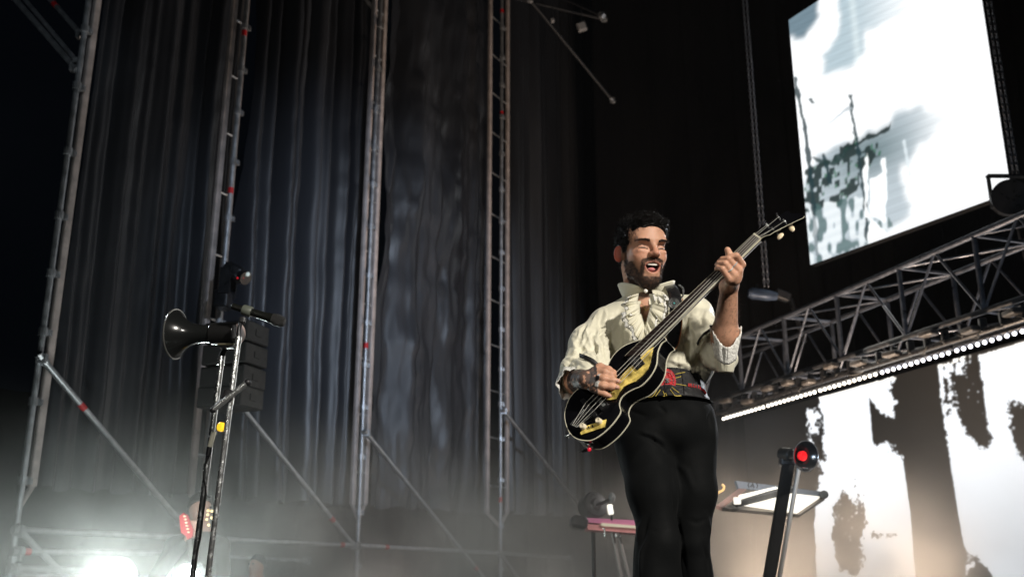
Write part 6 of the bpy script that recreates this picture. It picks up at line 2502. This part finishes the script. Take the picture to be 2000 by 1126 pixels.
fd = np.array([.75, -.66])
figure(391, 993, 6.9, .92, 'person', 'dark-haired musician in the glare behind the chrome stands, raising the neck of a red guitar', (.015, .012, .01), (.05, .05, .05), fd, armup=(-1, P(379, 1037, 6.6)))
figure(502, 1102, 8.9, .78, 'person', 'blurred stagehand whose bare head shows at the bottom edge, under the ledger', (.12, .08, .06), (.35, .33, .32), np.array([-.5, -.86]), skin=(.55, .33, .26))

q1_, q0_ = P(359, 1004, 6.55), P(371, 1052, 6.55)
t = thing('electric_guitar', 'red headstock of a guitar raised beside the blinding lamps, cream tuning pegs', 'electric guitar', q0_)
dv = (q1_ - q0_).normalized()
sd = Vector((dv.z, 0, -dv.x)).normalized()
hs_ = [q0_ - sd * .014, q0_ - sd * .022 + dv * .03, q0_ - sd * .045 + dv * .06, q1_ - sd * .030, q1_ + dv * .012, q1_ + sd * .022 - dv * .01, q0_ + sd * .034 + dv * .05, q0_ + sd * .018 + dv * .01]
MB().prism(hs_, Vector((0, .018, 0))).build('headstock', mat('red_lacquer', (.36, .012, .02), .25, coat=.5), t)
for k in range(6):
    q = q0_ + dv * (.045 + .021 * k) + sd * .005
    MB().ball(q + Vector((0, -.008, 0)), 1.0, 10, (.010, .006, .006)).build('tuning_peg', PEG, t)
body_c = q0_ + Vector((.16, .05, -.74))
nk = (body_c - q0_)
MB().tube(q0_, q0_ + nk * .8, .024, n=12).build('neck', ROSE, t)
bp = []
for k in range(28):
    a = 2 * math.pi * k / 28
    r_ = .17 + .035 * math.cos(2 * a) - .02 * math.cos(4 * a)
    bp.append(body_c + nk.normalized() * (r_ * 1.1 * math.cos(a)) + Vector((0, 0, 1)).cross(nk).cross(nk).normalized() * (r_ * math.sin(a)))
MB().prism(bp, Vector((0, .045, 0))).build('body', mat('red_lacquer'), t)
# glitter behind the stands, its glints put in as glowing discs
for k, (x_, y_, wd) in enumerate(((407, 996, 'topmost left'), (406, 1004, 'middle left'), (404, 1013, 'lower left, warmest'), (414, 997, 'topmost right'), (414, 1010, 'lower right'), (408, 1024, 'lowest single'))):
    o = MB().lathe(P(x_, y_, 6.2), (0, -1, 0), [(0, .006), (.003, .0085), (.005, .004)], 12).build('glitter_dot', mat('warm_glint', (.6, .45, .2), .4, emit=(1, .75, .35), estr=.9), None, origin=P(x_, y_, 6.2))
    tag(o, wd + ' of the tiny warm glitter dots with added glow between the chrome stands', 'tape ring', 'glitter dots')
# ================================================================== AIR
def volume(name, x0, x1, y0, y1, z0, z1, dens, col, noise=None, aniso=0.3):
    o = MB().box(((x0 + x1) / 2, (y0 + y1) / 2, (z0 + z1) / 2), (x1 - x0, y1 - y0, z1 - z0)).build(name, bpy.data.materials.new(name + '_volume'), smooth=False)
    m = o.data.materials[0]
    m.use_nodes = True
    nt = m.node_tree
    nt.nodes.remove(nt.nodes['Principled BSDF'])
    v = nt.nodes.new('ShaderNodeVolumePrincipled')
    v.inputs['Color'].default_value = (*col, 1)
    v.inputs['Density'].default_value = dens
    v.inputs['Anisotropy'].default_value = aniso
    nt.links.new(v.outputs[0], nt.nodes['Material Output'].inputs['Volume'])
    if noise:
        tc = nt.nodes.new('ShaderNodeTexCoord')
        n = nt.nodes.new('ShaderNodeTexNoise')
        n.inputs['Scale'].default_value = noise
        n.inputs['Detail'].default_value = 3
        nt.links.new(tc.outputs['Object'], n.inputs[0])
        mr = nt.nodes.new('ShaderNodeMapRange')
        mr.inputs[1].default_value = 0.37
        mr.inputs[2].default_value = 0.68
        mr.inputs[3].default_value = 0.0
        mr.inputs[4].default_value = 1.0
        nt.links.new(n.outputs[0], mr.inputs[0])
        sep = nt.nodes.new('ShaderNodeSeparateXYZ')
        nt.links.new(tc.outputs['Object'], sep.inputs[0])
        mz = nt.nodes.new('ShaderNodeMapRange')
        mz.interpolation_type = 'SMOOTHSTEP'
        mz.inputs[1].default_value = z0
        mz.inputs[2].default_value = z1
        mz.inputs[3].default_value = 1.0
        mz.inputs[4].default_value = 0.0
        nt.links.new(sep.outputs[2], mz.inputs[0])
        mu = nt.nodes.new('ShaderNodeMath')
        mu.operation = 'MULTIPLY'
        nt.links.new(mr.outputs[0], mu.inputs[0])
        nt.links.new(mz.outputs[0], mu.inputs[1])
        mu2 = nt.nodes.new('ShaderNodeMath')
        mu2.operation = 'MULTIPLY'
        mu2.inputs[1].default_value = dens
        nt.links.new(mu.outputs[0], mu2.inputs[0])
        nt.links.new(mu2.outputs[0], v.inputs['Density'])
    o['kind'] = 'stuff'
    return o


volume('haze', -61, 61, -41, 81, -1.2, 16, 0.0004, (0.9, 0.95, 1.0), aniso=0.2)
sm = volume('smoke', -3.6, 4.6, 5.0, 12.6, 1.25, 3.05, 0.48, (0.95, 0.93, 0.90), noise=1.25, aniso=0.2)
